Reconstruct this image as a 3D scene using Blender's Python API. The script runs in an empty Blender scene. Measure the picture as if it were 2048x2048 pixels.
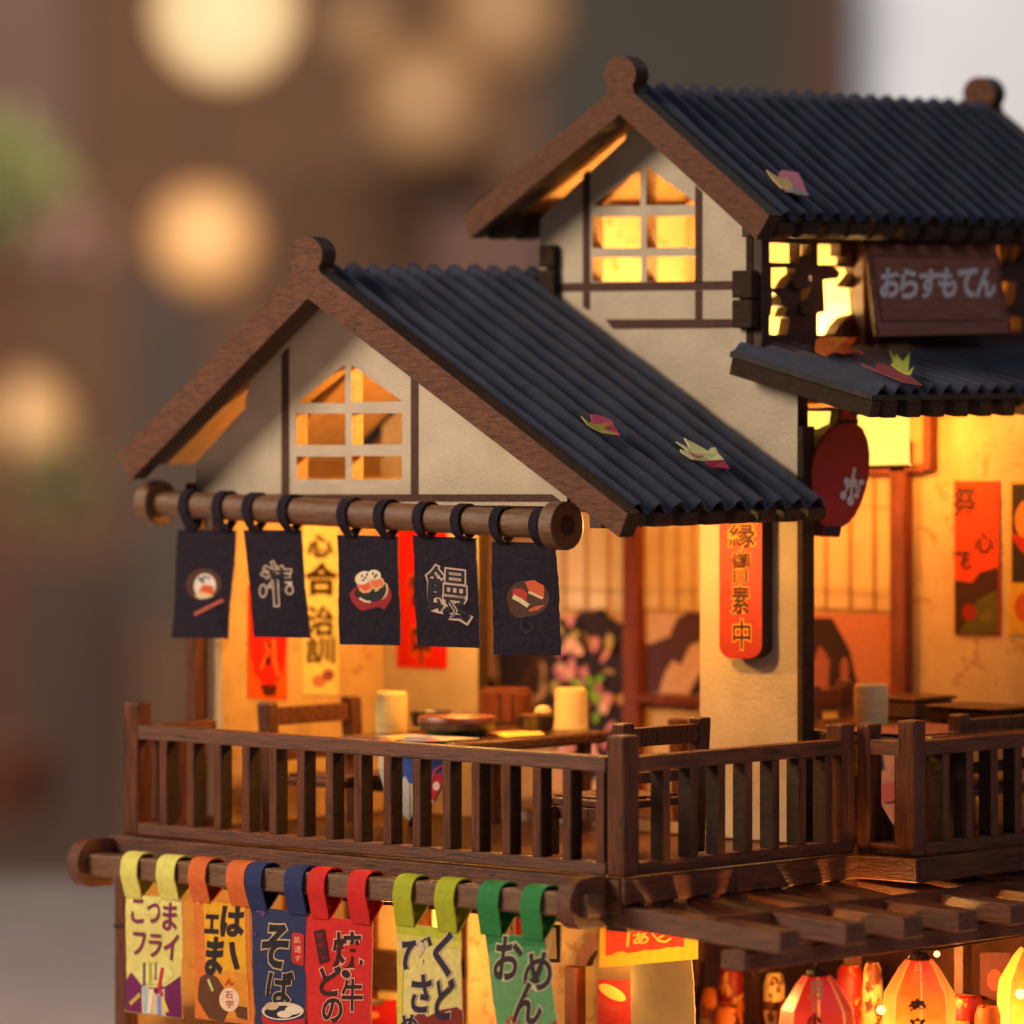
import bpy, bmesh, math, random
from mathutils import Vector, Matrix
from mathutils.geometry import tessellate_polygon
random.seed(7)
SC = bpy.context.scene
COL = SC.collection
# ------------------------------------------------------------------ camera
F = 11000.0; HZ = 680.0; PHI = math.radians(42.5)
D = Vector((-math.sin(PHI), math.cos(PHI), 0)); R = Vector((math.cos(PHI), math.sin(PHI), 0)); UP = Vector((0, 0, 1))
DEP0 = 106.0
CAM = -(D * DEP0 + R * ((1247 - 1024) / F * DEP0)); CAM.z = (1757 - HZ) / F * DEP0
cd = bpy.data.cameras.new("camera"); cam = bpy.data.objects.new("camera", cd); COL.objects.link(cam)
cam.location = CAM; cam.rotation_euler = (math.radians(90), 0, PHI)
cd.sensor_width = 36; cd.lens = F / 2048 * 36; cd.shift_y = -(1024 - HZ) / 2048
cd.clip_start = 1; cd.clip_end = 6000
cd.dof.use_dof = True; cd.dof.focus_distance = 110.2; cd.dof.aperture_fstop = cd.lens / 1000 / 1.55
SC.camera = cam
# ------------------------------------------------------------------ world and lamps
SC.view_settings.view_transform = 'Standard'; SC.view_settings.look = 'None'
SC.view_settings.exposure = 0; SC.view_settings.gamma = 1
SC.render.engine = 'CYCLES'
SC.cycles.use_denoising = True
try: SC.cycles.denoiser = 'OPENIMAGEDENOISE'
except Exception: pass
SC.cycles.max_bounces = 8; SC.cycles.diffuse_bounces = 5; SC.cycles.glossy_bounces = 3
SC.cycles.transmission_bounces = 4; SC.cycles.sample_clamp_indirect = 4; SC.cycles.caustics_reflective = False
w = bpy.data.worlds.new("World"); SC.world = w; w.use_nodes = True
w.node_tree.nodes["Background"].inputs[0].default_value = (0.50, 0.44, 0.50, 1)
w.node_tree.nodes["Background"].inputs[1].default_value = 0.10

def lamp(name, kind, loc, energy, col, size=1.0, target=None):
    l = bpy.data.lights.new(name, kind); o = bpy.data.objects.new(name, l); COL.objects.link(o)
    o.location = loc; l.energy = energy; l.color = col
    if kind == 'AREA':
        l.shape = 'DISK'; l.size = size
        o.rotation_euler = (Vector(target) - Vector(loc)).to_track_quat('-Z', 'Y').to_euler()
    else: l.shadow_soft_size = size
    return o
WARM = (1.0, 0.50, 0.11); AMB = (1.0, 0.40, 0.065)
lamp("key_softbox", "AREA", (-46, -52, 46), 72000, (1.0, 0.81, 0.60), 34, (-6, 2, 5))
lamp("sky_softbox", 'AREA', (62, -6, 44), 10000, (0.80, 0.84, 1.0), 34, (-2, 6, 5))
lamp("attic_bulb", 'POINT', (-7.0, 5.4, 9.4), 2600, (1, .60, .18), .3)
lamp("dining_bulb", 'POINT', (-9.0, 4.6, 6.5), 1500, WARM, .3)
lamp("dining_bulb", 'POINT', (-4.2, 4.6, 6.6), 780, WARM, .25)
lamp("upstairs_bulb", 'POINT', (-5.4, 9.6, 10.3), 2000, (1, .64, .21), .4)
lamp("upstairs_bulb", 'POINT', (-5.0, 11.4, 10.2), 1000, (1, .64, .20), .4)
lamp("upstairs_bulb", "POINT", (-5, 15.6, 10.3), 420, AMB, .4)
lamp("back_room_bulb", 'POINT', (-6.6, 10.6, 8.6), 800, AMB, .35)
lamp("veranda_bulb", 'POINT', (-2.7, 12.2, 8.2), 480, AMB, .3)
lamp("shop_bulb", 'POINT', (-9.5, 3.0, -2.6), 600, WARM, .4)
lamp("shop_bulb", 'POINT', (-3.4, 3.4, -2.6), 330, WARM, .4)
lamp("stall_light", 'POINT', (0.6, 6.6, -2.4), 1100, WARM, .3)
lamp("stall_light", 'POINT', (1.3, 2.2, -2.2), 420, WARM, .2)  # added fill to brighten the hanging card, not a bulb of the stall

def ray(u, v): return D + R * ((u - 1024) / F) + UP * ((HZ - v) / F)
def onp(u, v, P, N):
    r = ray(u, v); return CAM + r * ((P - CAM).dot(N) / r.dot(N))
def WX(u, v, x): return onp(u, v, Vector((x, 0, 0)), Vector((1, 0, 0)))
def WY(u, v, y): return onp(u, v, Vector((0, y, 0)), Vector((0, 1, 0)))
def WZ(u, v, z): return onp(u, v, Vector((0, 0, z)), Vector((0, 0, 1)))

# ------------------------------------------------------------------ materials
def lin(c):
    return tuple(((x / 255) / 12.92 if x / 255 <= .04045 else ((x / 255 + .055) / 1.055) ** 2.4) for x in c)
MATS = {}
def mat(name, col, rough=.6, var=.25, vscale=(3, 3, 3), bump=.1, bscale=(30, 30, 30), spec=.4, col2=None, emit=0, emitcol=None,
        detail=6, sheen=0, trans=0, bdist=.02, spots=None):
    if name in MATS: return MATS[name]
    m = bpy.data.materials.new(name); m.use_nodes = True; nt = m.node_tree; N = nt.nodes; L = nt.links
    b = N["Principled BSDF"]
    tc = N.new("ShaderNodeTexCoord"); oi = N.new("ShaderNodeObjectInfo")
    add = N.new("ShaderNodeVectorMath"); add.operation = 'ADD'
    sc = N.new("ShaderNodeVectorMath"); sc.operation = 'SCALE'; sc.inputs[0].default_value = (7, 13, 5)
    L.new(oi.outputs["Random"], sc.inputs[3]); L.new(tc.outputs["Object"], add.inputs[0]); L.new(sc.outputs[0], add.inputs[1])
    def noise(scale, det, rg=.6):
        mp = N.new("ShaderNodeMapping"); mp.inputs["Scale"].default_value = scale; L.new(add.outputs[0], mp.inputs[0])
        n = N.new("ShaderNodeTexNoise"); n.inputs["Scale"].default_value = 1; n.inputs["Detail"].default_value = det
        n.inputs["Roughness"].default_value = rg; L.new(mp.outputs[0], n.inputs[0]); return n
    n1 = noise(vscale, detail)
    cr = N.new("ShaderNodeValToRGB")
    c = Vector(col); c2 = Vector(col2) if col2 else c * (1 + var)
    lo = c * (1 - var) if not col2 else c
    cr.color_ramp.elements[0].position = .32; cr.color_ramp.elements[1].position = .70
    cr.color_ramp.elements[0].color = (*lo, 1); cr.color_ramp.elements[1].color = (*c2, 1)
    L.new(n1.outputs[0], cr.inputs[0]); out = cr.outputs[0]
    if spots:
        n3 = noise(spots[1], 3); r3 = N.new("ShaderNodeValToRGB"); r3.color_ramp.elements[0].position = spots[2]; r3.color_ramp.elements[1].position = spots[2] + .06
        L.new(n3.outputs[0], r3.inputs[0]); mx = N.new("ShaderNodeMix"); mx.data_type = 'RGBA'
        L.new(r3.outputs[0], mx.inputs[0]); L.new(out, mx.inputs[6]); mx.inputs[7].default_value = (*spots[0], 1); out = mx.outputs[2]
    L.new(out, b.inputs["Base Color"])
    b.inputs["Roughness"].default_value = rough; b.inputs["Specular IOR Level"].default_value = spec
    if bump:
        n2 = noise(bscale, 4, .7); bp = N.new("ShaderNodeBump"); bp.inputs["Strength"].default_value = bump; bp.inputs["Distance"].default_value = bdist
        L.new(n2.outputs[0], bp.inputs["Height"]); L.new(bp.outputs[0], b.inputs["Normal"])
        mr = N.new("ShaderNodeMapRange"); mr.inputs[1].default_value = .3; mr.inputs[2].default_value = .7
        mr.inputs[3].default_value = max(.05, rough - .15); mr.inputs[4].default_value = min(1, rough + .15)
        L.new(n2.outputs[0], mr.inputs[0]); L.new(mr.outputs[0], b.inputs["Roughness"])
    if sheen: b.inputs["Sheen Weight"].default_value = sheen
    if trans: b.inputs["Transmission Weight"].default_value = trans
    if emit:
        b.inputs["Emission Strength"].default_value = emit
        if emitcol: b.inputs["Emission Color"].default_value = (*emitcol, 1)
        else: L.new(out, b.inputs["Emission Color"])
    MATS[name] = m; return m
def wood(name, col, col2, ax, rough=.42, bump=.7):
    long_, short = .9, 11.0
    s = {'x': (long_, short, short), 'y': (short, long_, short), 'z': (short, short, long_)}[ax]
    bs = {'x': (5, 30, 30), 'y': (30, 5, 30), 'z': (30, 30, 5)}[ax]
    return mat(name, col, rough, vscale=s, bump=bump, bscale=bs, col2=col2, spec=.45, detail=8, bdist=.04,
               spots=(tuple(v * .25 for v in col), tuple(v * 1.7 for v in s), .62))
WC, WC2 = (.060, .0165, .0070), (.185, .054, .0205)
WOODX = wood("stained_wood_x", WC, WC2, 'x'); WOODY = wood("stained_wood_y", WC, WC2, 'y'); WOODZ = wood("stained_wood_z", WC, WC2, 'z')
BARGE = mat("speckled_bargeboard", (.070, .023, .011), .5, vscale=(4, 24, 18), bump=1, bscale=(10, 24, 24), col2=(.205, .074, .033), detail=12,
            bdist=.05, spots=((.035, .013, .008), (3, 22, 12), .66))
EDGE = mat("laser_cut_edge", (.022, .0095, .0040), .5, vscale=(4, 4, 12), bump=1, bscale=(28, 28, 28), col2=(.062, .028, .011), spec=.28, detail=8, bdist=.05)
DARKW = wood("dark_wood", (.022, .007, .0035), (.075, .023, .010), 'x', .4)
POLE = mat("dowel_brown", (.085, .034, .013), .36, vscale=(2, 12, 12), bump=.6, bscale=(10, 34, 34), col2=(.190, .082, .034), bdist=.03, spec=.5)
ROOF = mat("navy_card", (.0080, .0125, .0340), .55, vscale=(3, 9, 3), bump=1.0, bscale=(22, 22, 22), col2=(.024, .033, .085), spec=.5, detail=9, bdist=.05, sheen=.12, spots=((.055, .026, .018), (1.2, 14, 1.2), .66))
RAW = mat("raw_plywood", (.30, .15, .05), .7, vscale=(1.5, 6, 1.5), bump=.4, col2=(.46, .26, .10))
ROOFEDGE = mat("card_edge", (.012, .010, .010), .7, bump=.5, col2=(.04, .03, .025))
PLASTER = mat("printed_plaster", (.50, .405, .295), .5, vscale=(1.2, 1.2, 1.2), bump=.65, bscale=(17, 17, 17), col2=(.62, .51, .38), spec=.5, bdist=.045)
PEDGE = mat("board_cut_edge", (.16, .07, .03), .7, bump=1, bscale=(50, 50, 50), col2=(.42, .22, .08))
TRIM = mat("printed_trim", (.055, .020, .014), .45, vscale=(8, 8, 8), bump=1, bscale=(17, 17, 17), col2=(.105, .034, .018), bdist=.045)
INNER = mat("warm_inner_wall", (.54, .34, .150), .75, vscale=(1.6, 1.6, 1.6), bump=.2, col2=(.68, .45, .215), spots=((.47, .265, .10), (2.5, 2.5, 2.5), .60))
FLOOR = wood("floor_wood", (.050, .018, .008), (.13, .052, .020), 'x', .35, .4)
CREAM = mat("cream_clay", (.62, .45, .17), .55, vscale=(2, 2, 8), bump=.35, bscale=(20, 20, 60), col2=(.74, .56, .24), spec=.3)
CLOTH = mat("navy_cloth", (.0135, .0100, .0200), .7, vscale=(8, 8, 8), bump=1, bscale=(24, 24, 24), col2=(.030, .0205, .0350), spec=.12, bdist=.05)
CLOTHEDGE = mat("cloth_edge", (.05, .055, .08), .8)
def flat(c, rough=.65, bump=.5):
    n = "print_%02x%02x%02x" % tuple(int(x) for x in c)
    l = lin(c); return mat(n, tuple(x * .86 for x in l), rough, vscale=(6, 6, 6), bump=bump, bscale=(24, 24, 24), col2=tuple(min(.9, x * 1.1) for x in l), spec=.3, bdist=.035)

# ------------------------------------------------------------------ object helpers
def tag(o, label=None, cat=None, group=None, kind=None):
    if label: o["label"] = label
    if cat: o["category"] = cat
    if group: o["group"] = group
    if kind: o["kind"] = kind
    return o
def thing(name, label, cat, loc=(0, 0, 0), group=None, rz=0):
    o = bpy.data.objects.new(name, None); COL.objects.link(o); o.empty_display_size = .2
    o.location = loc; o.rotation_euler = (0, 0, rz)
    return tag(o, label, cat, group)
def pinv(par):
    m = Matrix.Identity(4); p = par; chain = []
    while p: chain.append(p); p = p.parent
    for q in reversed(chain):
        loc = Matrix.Translation(q.location) @ q.rotation_euler.to_matrix().to_4x4()
        m = m @ q.matrix_parent_inverse @ loc
    return m
def link(name, me, par=None, loc=None):
    o = bpy.data.objects.new(name, me); COL.objects.link(o)
    if par is not None:
        o.parent = par; o.matrix_parent_inverse = pinv(par).inverted()
    if loc is not None: o.location = loc
    return o
def bev(o, wd=.02, seg=1, ang=35):
    m = o.modifiers.new("bevel", 'BEVEL'); m.width = wd; m.segments = seg; m.limit_method = 'ANGLE'; m.angle_limit = math.radians(ang)
    return o
class MB:
    def __init__(s): s.v = []; s.f = []; s.m = []; s.mats = []
    def mi(s, m):
        if m not in s.mats: s.mats.append(m)
        return s.mats.index(m)
    def add(s, vs, fs, m):
        o = len(s.v); i = s.mi(m); s.v += [Vector(a) for a in vs]
        s.f += [tuple(o + k for k in f) for f in fs]; s.m += [i] * len(fs); return s
    def box(s, x0, x1, y0, y1, z0, z1, m):
        vs = [(x, y, z) for z in (z0, z1) for y in (y0, y1) for x in (x0, x1)]
        return s.add(vs, [(0, 2, 3, 1), (4, 5, 7, 6), (0, 1, 5, 4), (2, 6, 7, 3), (0, 4, 6, 2), (1, 3, 7, 5)], m)
    def prism(s, poly, off, m, mside=None, holes=()):
        loops = [list(map(Vector, poly))] + [list(map(Vector, h)) for h in holes]
        flatv = [p for l in loops for p in l]; n = len(flatv); off = Vector(off)
        tris = tessellate_polygon(loops)
        s.add(flatv, [t for t in tris], m); s.add([p + off for p in flatv], [t[::-1] for t in tris], m)
        k = 0; q = []
        for l in loops:
            for i in range(len(l)):
                j = (i + 1) % len(l); q.append((k + i, k + j, n + k + j, n + k + i))
            k += len(l)
        s.add(flatv + [p + off for p in flatv], q, mside or m); return s
    def tube(s, a, b, r, m, n=20, r2=None, caps=True):
        a = Vector(a); b = Vector(b); ax = (b - a).normalized(); t = ax.orthogonal().normalized(); w_ = ax.cross(t)
        r2 = r if r2 is None else r2; vs = []
        for k in range(n):
            q = 2 * math.pi * k / n; d = t * math.cos(q) + w_ * math.sin(q); vs += [a + d * r, b + d * r2]
        fs = [(2 * k, 2 * ((k + 1) % n), 2 * ((k + 1) % n) + 1, 2 * k + 1) for k in range(n)]
        if caps: fs += [tuple(2 * k for k in range(n))[::-1], tuple(2 * k + 1 for k in range(n))]
        return s.add(vs, fs, m)
    def lathe(s, c, prof, m, n=32, sq=1):
        c = Vector(c); vs = []
        for (r, z) in prof:
            for k in range(n):
                q = 2 * math.pi * (k + .5) / n; vs.append(c + Vector((r * math.cos(q), r * math.sin(q), z)))
        fs = []
        for i in range(len(prof) - 1):
            for k in range(n): fs.append((i * n + k, i * n + (k + 1) % n, (i + 1) * n + (k + 1) % n, (i + 1) * n + k))
        if prof[0][0] > 0: fs.append(tuple(range(n))[::-1])
        if prof[-1][0] > 0: fs.append(tuple((len(prof) - 1) * n + k for k in range(n)))
        return s.add(vs, fs, m)
    def build(s, name, par=None, smooth=False, fix=True, loc=None):
        me = bpy.data.meshes.new(name); me.from_pydata([tuple(v) for v in s.v], [], s.f)
        for m in s.mats: me.materials.append(m)
        for p, i in zip(me.polygons, s.m): p.material_index = i; p.use_smooth = smooth
        if fix:
            bm = bmesh.new(); bm.from_mesh(me); bmesh.ops.remove_doubles(bm, verts=bm.verts, dist=1e-5)
            bmesh.ops.recalc_face_normals(bm, faces=bm.faces); bm.to_mesh(me); bm.free()
        if smooth: me.set_sharp_from_angle(angle=math.radians(38)) if hasattr(me, "set_sharp_from_angle") else None
        return link(name, me, par, loc)
def plate(name, outer, holes, off, m, ms, par, b=.018):
    o = MB().prism(outer, off, m, ms, holes).build(name, par)
    if b: bev(o, b)
    return o
def py(pts, y): return [WY(u, v, y) for u, v in pts]
def px(pts, x): return [WX(u, v, x) for u, v in pts]
def Z(ox, oy, s, pts): return [(ox + x / s, oy + y / s) for x, y in pts]
def boxo(name, par, x0, x1, y0, y1, z0, z1, m, b=.02): return bev(MB().box(x0, x1, y0, y1, z0, z1, m).build(name, par), b)

# ------------------------------------------------------------------ lettering and prints
GC = {}
def glyph(ch, off):
    k = (ch, off)
    if k in GC: return GC[k]
    cu = bpy.data.curves.new("g", 'FONT'); cu.body = ch; cu.size = 1; cu.offset = off; cu.resolution_u = 3; cu.fill_mode = 'FRONT'
    o = bpy.data.objects.new("g", cu); COL.objects.link(o); bpy.context.view_layer.update()
    ev = o.evaluated_get(bpy.context.evaluated_depsgraph_get()); me = ev.to_mesh()
    vs = [(v.co.x, v.co.y) for v in me.vertices]; fs = [tuple(p.vertices) for p in me.polygons]
    ev.to_mesh_clear(); bpy.data.objects.remove(o); bpy.data.curves.remove(cu)
    GC[k] = (vs, fs); return GC[k]
def text_item(ch, u, v, w_, h, col, bold=.02, rot=0, shear=0):
    base, _ = glyph(ch, 0.0); vs, fs = glyph(ch, bold)
    xs = [a for a, b in base]; ys = [b for a, b in base]
    if not xs: return ('mesh', [], [], col)
    cx, cy = (min(xs) + max(xs)) / 2, (min(ys) + max(ys)) / 2; sx = w_ / (max(xs) - min(xs)); sy = h / max(.12, max(ys) - min(ys))
    if max(ys) - min(ys) < .12: sy = sx
    if max(xs) - min(xs) < .12: sx = sy
    c, s = math.cos(rot), math.sin(rot); out = []
    for a, b in vs:
        x = (a - cx) * sx; y = -(b - cy) * sy; out.append((u + x * c - y * s + shear * y, v + x * s + y * c))
    return ('mesh', out, fs, col)
def poly(pts, col): return ('poly', pts, col)
def ell(u, v, ru, rv, col, n=22, rot=0):
    c, s = math.cos(rot), math.sin(rot)
    return ('poly', [(u + ru * math.cos(t) * c - rv * math.sin(t) * s, v + ru * math.cos(t) * s + rv * math.sin(t) * c)
                     for t in [2 * math.pi * k / n for k in range(n)]], col)
def line(pts, wd, col):
    out = []
    for i, (a, b) in enumerate(pts):
        p = pts[max(0, i - 1)]; q = pts[min(len(pts) - 1, i + 1)]; dx, dy = q[0] - p[0], q[1] - p[1]; l = math.hypot(dx, dy) or 1
        out.append((a, b, -dy / l * wd / 2, dx / l * wd / 2))
    n = len(out); vs = [(a + c, b + d) for a, b, c, d in out] + [(a - c, b - d) for a, b, c, d in out]
    return ('mesh', vs, [(i, i + 1, n + i + 1, n + i) for i in range(n - 1)], col)
def dice(vs, fs, L_=11.0):
    """cut a flat figure into small pieces so that it follows a bent sheet"""
    bm = bmesh.new(); vv = [bm.verts.new((a, b, 0)) for a, b in vs]
    for f in fs:
        try: bm.faces.new([vv[i] for i in f])
        except ValueError: pass
    for _ in range(4):
        es = [e for e in bm.edges if e.calc_length() > L_]
        if not es: break
        bmesh.ops.subdivide_edges(bm, edges=es, cuts=1); bmesh.ops.triangulate(bm, faces=[f for f in bm.faces if len(f.verts) > 4])
    bm.verts.index_update(); out = [(v.co.x, v.co.y) for v in bm.verts], [tuple(v.index for v in f.verts) for f in bm.faces]; bm.free(); return out
def prints(name, proj, nrm, par, items=(), step=.004, base=.006, mats=None, cut=False):
    """flat print lying on a sheet: proj(u, v) is the sheet's own surface, nrm its outward normal"""
    mb = MB(); nrm = Vector(nrm); k = 0
    for it in items:
        o = nrm * (base + k * step); k += 1
        m = flat(it[-1]) if isinstance(it[-1], tuple) else it[-1]
        if cut:
            if it[0] == 'poly': V_, F_ = it[1], tessellate_polygon([[Vector((a, b, 0)) for a, b in it[1]]])
            else: V_, F_ = it[1], it[2]
            if V_: V_, F_ = dice(V_, F_); mb.add([proj(a, b) + o for a, b in V_], F_, m)
            continue
        if it[0] == 'poly':
            pts = [Vector((a, b, 0)) for a, b in it[1]]; tr = tessellate_polygon([pts])
            mb.add([proj(a, b) + o for a, b in it[1]], tr, m)
        elif it[1]: mb.add([proj(a, b) + o for a, b in it[1]], it[2], m)
    me = mb.build(name, par, fix=False); return me
exec_later = []
# ------------------------------------------------------------------ roofs
def isect(a, b, c, d):
    x1, z1, x2, z2, x3, z3, x4, z4 = a.x, a.z, b.x, b.z, c.x, c.z, d.x, d.z
    den = (x1 - x2) * (z3 - z4) - (z1 - z2) * (x3 - x4)
    t = ((x1 - x3) * (z3 - z4) - (z1 - z3) * (x3 - x4)) / den
    return Vector((x1 + t * (x2 - x1), 0, z1 + t * (z2 - z1)))
def corrugated(mb, r, e, y0, y1, p, amp, th=.045, seed=1):
    """corrugated card sheet from ridge r (x,z) to eave e (x,z), flutes running down the slope"""
    rd = random.Random(seed)
    d = Vector((e[0] - r[0], 0, e[1] - r[1])); Ln = d.length; d.normalize(); n = Vector((-d.z, 0, d.x));
    if n.z < 0: n = -n
    per = 12; ny = int(round((y1 - y0) / p * per)); ns = 26
    ph = [rd.uniform(-.02, .02) for _ in range(200)]; am = [rd.uniform(.93, 1.07) for _ in range(200)]
    top = []; vs = []
    for i in range(ny + 1):
        y = y0 + (y1 - y0) * i / ny; c = (y - y0) / p; k = int(c)
        base = math.cos(2 * math.pi * (c + .5)); h = amp * am[k] * (abs(base) ** .8) * (1 if base > 0 else -1)
        for j in range(ns + 1):
            s = Ln * j / ns
            wob = .010 * math.sin(s * 1.7 + k * 2.1) + .008 * math.sin(s * 4.1 + y * 3)
            q = Vector((r[0], y + ph[k] * .4 * math.sin(s * .8 + k), r[1])) + d * (s + (rd.uniform(-.02, .02) if j == ns else 0)) + n * (h + wob)
            vs.append(q)
    N = (ns + 1); fs = []
    M = len(vs); vs2 = vs + [q - n * th for q in vs]
    for i in range(ny):
        for j in range(ns):
            a = i * N + j; fs.append((a, a + 1, a + N + 1, a + N)); fs.append((M + a + N, M + a + N + 1, M + a + 1, M + a))
    for i in range(ny):
        a = i * N + ns; fs.append((a, M + a, M + a + N, a + N)); a = i * N; fs.append((a + N, M + a + N, M + a, a))
    for j in range(ns):
        fs.append((j + 1, j, M + j, M + j + 1)); a = ny * N + j; fs.append((a, a + 1, M + a + 1, M + a))
    mb.add(vs2, fs, ROOF)
def slope_board(name, par, r, e, y0, y1, up0, up1, m, s0=0, s1=1, my=None):
    """flat board parallel to a roof slope, between offsets up0..up1 along the slope's normal"""
    r = Vector((r[0], 0, r[1])); e = Vector((e[0], 0, e[1])); d = (e - r); n = Vector((-d.z, 0, d.x)).normalized()
    if n.z < 0: n = -n
    a = r + d * s0; b = r + d * s1
    poly_ = [Vector((q.x, y0, q.z)) for q in (a + n * up0, b + n * up0, b + n * up1, a + n * up1)]
    return bev(MB().prism(poly_, (0, y1 - y0, 0), m, my or m).build(name, par), .012)

# ================================================================= THE LOWER PAVILION
YG = 2.5          # front face of the gable wall
YB = 7.9          # front face of the wall behind
pav = thing("gabled_pavilion", "lower gabled dining pavilion with navy corrugated roof, cream gable and open front", "building", (-7.5, 5, 0))
ZL = lambda pts: Z(200, 440, 2.76, pts)
circ = [(611 + 33.5 * math.cos(math.radians(a)), 510 + 37 * math.sin(math.radians(a))) for a in range(140, 401, 13)]
barge = [(234, 911), (584, 549)] + circ + [(641, 546), (1255, 1027), (1238, 1075), (615, 597), (262, 959)]
o = plate("bargeboard", py(barge, 1.3), [], (0, .42, 0), BARGE, EDGE, pav, .025)
rA, rB = WY(645, 549, 1.3), WY(1255, 1027, 1.3); lA, lB = WY(584, 549, 1.3), WY(234, 911, 1.3)
AP = isect(rA, rB, lA, lB)
def offl(a, b, dn):
    d = (b - a).normalized(); n = Vector((-d.z, 0, d.x)); n = n if n.z > 0 else -n
    return a + n * dn, b + n * dn
ra, rb = offl(rA, rB, -.10); la, lb = offl(lA, lB, -.10); R0 = isect(ra, rb, la, lb)
dr = (rb - ra).normalized(); dl = (lb - la).normalized()
RE = rb + dr * (-.36); LE = lb
mb = MB(); corrugated(mb, (R0.x, R0.z), (RE.x, RE.z), 1.74, YB + .02, .62, .115); o = mb.build("roof_sheet", pav, True)
mb = MB(); corrugated(mb, (R0.x, R0.z), (-8.75, R0.z + (RE.z - R0.z) * (-8.75 - R0.x) / (RE.x - R0.x)), YB + .02, 8.8, .62, .095, seed=4)
corrugated(mb, (R0.x, R0.z), (LE.x, LE.z), 1.74, 8.8, .62, .095, seed=3); mb.build("roof_sheet", pav, True)
slope_board("roof_underlay", pav, (R0.x, R0.z), (RE.x, RE.z), 2.62, YB - .02, -.24, -.13, RAW, .0, .92)
slope_board("eave_underlay", pav, (R0.x, R0.z), (RE.x, RE.z), 1.73, YB - .02, -.245, -.125, ROOFEDGE, .921, .985)
slope_board("roof_underlay", pav, (R0.x, R0.z), (LE.x, LE.z), 2.5, YB - .02, -.24, -.13, RAW, .0, .985)
slope_board("eave_underlay", pav, (R0.x, R0.z), (LE.x, LE.z), 1.73, 2.495, -.24, -.13, DARKW, .0, .985)
for s0, e in (((R0.x, R0.z), RE), ((R0.x, R0.z), LE)):
    slope_board("rafter", pav, s0, (e.x, e.z), 1.73, 2.0, -.50, -.25, DARKW, .04, .93)
    slope_board("rafter", pav, s0, (e.x, e.z), 4.6, 4.9, -.55, -.25, DARKW, .04, .80)
# scalloped rafter tails under the right eave
for k in range(8):
    y = 1.86 + k * .80
    e0 = RE + dr * -.06
    pts = [(e0.x - .75, e0.z + .12), (e0.x, e0.z - .16), (e0.x - .02, e0.z - .36), (e0.x - .12, e0.z - .44), (e0.x - .5, e0.z - .38), (e0.x - .75, e0.z - .2)]
    o = MB().prism([Vector((a, y, b)) for a, b in pts], (0, .50 + .03 * (k % 2), 0), EDGE).build("rafter_tail", pav); bev(o, .04, 2)
boxo("eave_fascia", pav, RE.x - 1.05, RE.x - .70, 1.75, YB - .05, RE.z - .42, RE.z - .02, DARKW)

# gable wall and window
win = ZL([(1066, 1455), (1066, 985), (1372, 742), (1690, 985), (1690, 1455)])
gw = [(392, 1004), (392, 924), (491, 815), (491, 799), (500, 790), (655, 634), (668, 640), (1105, 984), (1128, 1013)]
wf = [(1067, 1454), (1067, 986), (1372, 743.5), (1689, 986), (1689, 1454)]
def ul(x, dn, r_, e_):
    t_ = (x - r_.x) / (e_.x - r_.x); d_ = (e_ - r_).normalized(); return r_.z + (e_.z - r_.z) * t_ - dn / abs(d_.x)
gwp = py([(392, 1004), (392, 924), (491, 815), (491, 799)], YG)
x5 = WY(500, 790, YG).x; gwp += [Vector((x, YG, ul(x, .26, R0, LE))) for x in (x5, R0.x - .02)] + [Vector((x, YG, ul(x, .26, R0, RE))) for x in (R0.x + .02, WY(1105, 984, YG).x + .3)] + py([(1135, 1013)], YG)
plate("gable_wall", gwp, [py(ZL(wf), YG)], (0, .34, 0), PLASTER, PEDGE, pav, 0)
holes = [[(1090, 1009), (1354, 1012), (1352, 797)], [(1388, 800), (1388, 1005), (1668, 1001)], [(1083, 1068), (1083, 1242), (1355, 1243), (1355, 1068)],
         [(1390, 1068), (1390, 1241), (1668, 1238), (1668, 1066)], [(1085, 1305), (1085, 1431), (1355, 1434), (1355, 1307)], [(1390, 1303), (1390, 1434), (1667, 1431), (1667, 1303)]]
plate("window_frame", py(ZL(wf), YG), [py(ZL(h), YG) for h in holes], (0, .34, 0), PLASTER, mat("lit_cut_edge", (.30, .13, .03), .55, vscale=(20, 20, 20), bump=1, bscale=(50, 50, 50), col2=(.62, .33, .08)), pav, 0)  # reveal edges coloured brighter orange, attic glow painted into the cut edge
def tstrip(par, pts, y=None, x=None, name="timber_trim", m=None):
    q = py(pts, y) if y is not None else px(pts, x)
    n = Vector((0, -.012, 0)) if y is not None else Vector((.012, 0, 0))
    return MB().prism([p for p in q], n, m or TRIM).build(name, par)
tstrip(pav, ZL([(1003, 1513), (1003, 742), (1044, 700), (1045, 1513)]), YG)
tstrip(pav, ZL([(1717, 1513), (1717, 862), (1758, 896), (1758, 1513)]), YG)
tstrip(pav, [(392, 988.5), (1104, 988.5), (1123, 1003), (392, 1003)], YG)
# posts, side wall, back of the room
bx = WY(371, 1300, YG).x
boxo("corner_post", pav, bx, bx + .34, YG - .02, YG + .34, 0, 7.32, WOODZ)
WALLX = -13.95
boxo("side_wall", pav, WALLX - .30, WALLX, YG + .36, YB - .02, 0, 7.35, INNER, .01)
boxo("ceiling", pav, WALLX + .01, -2.9, YG + .37, YB - .02, 7.25, 7.36, INNER, .005)
boxo("head_beam", pav, -14.0, -2.5, 2.55, 2.85, 6.93, 7.22, DARKW)
boxo("head_beam", pav, -2.9, -2.6, 2.9, YB - .05, 6.75, 7.1, DARKW)
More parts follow.
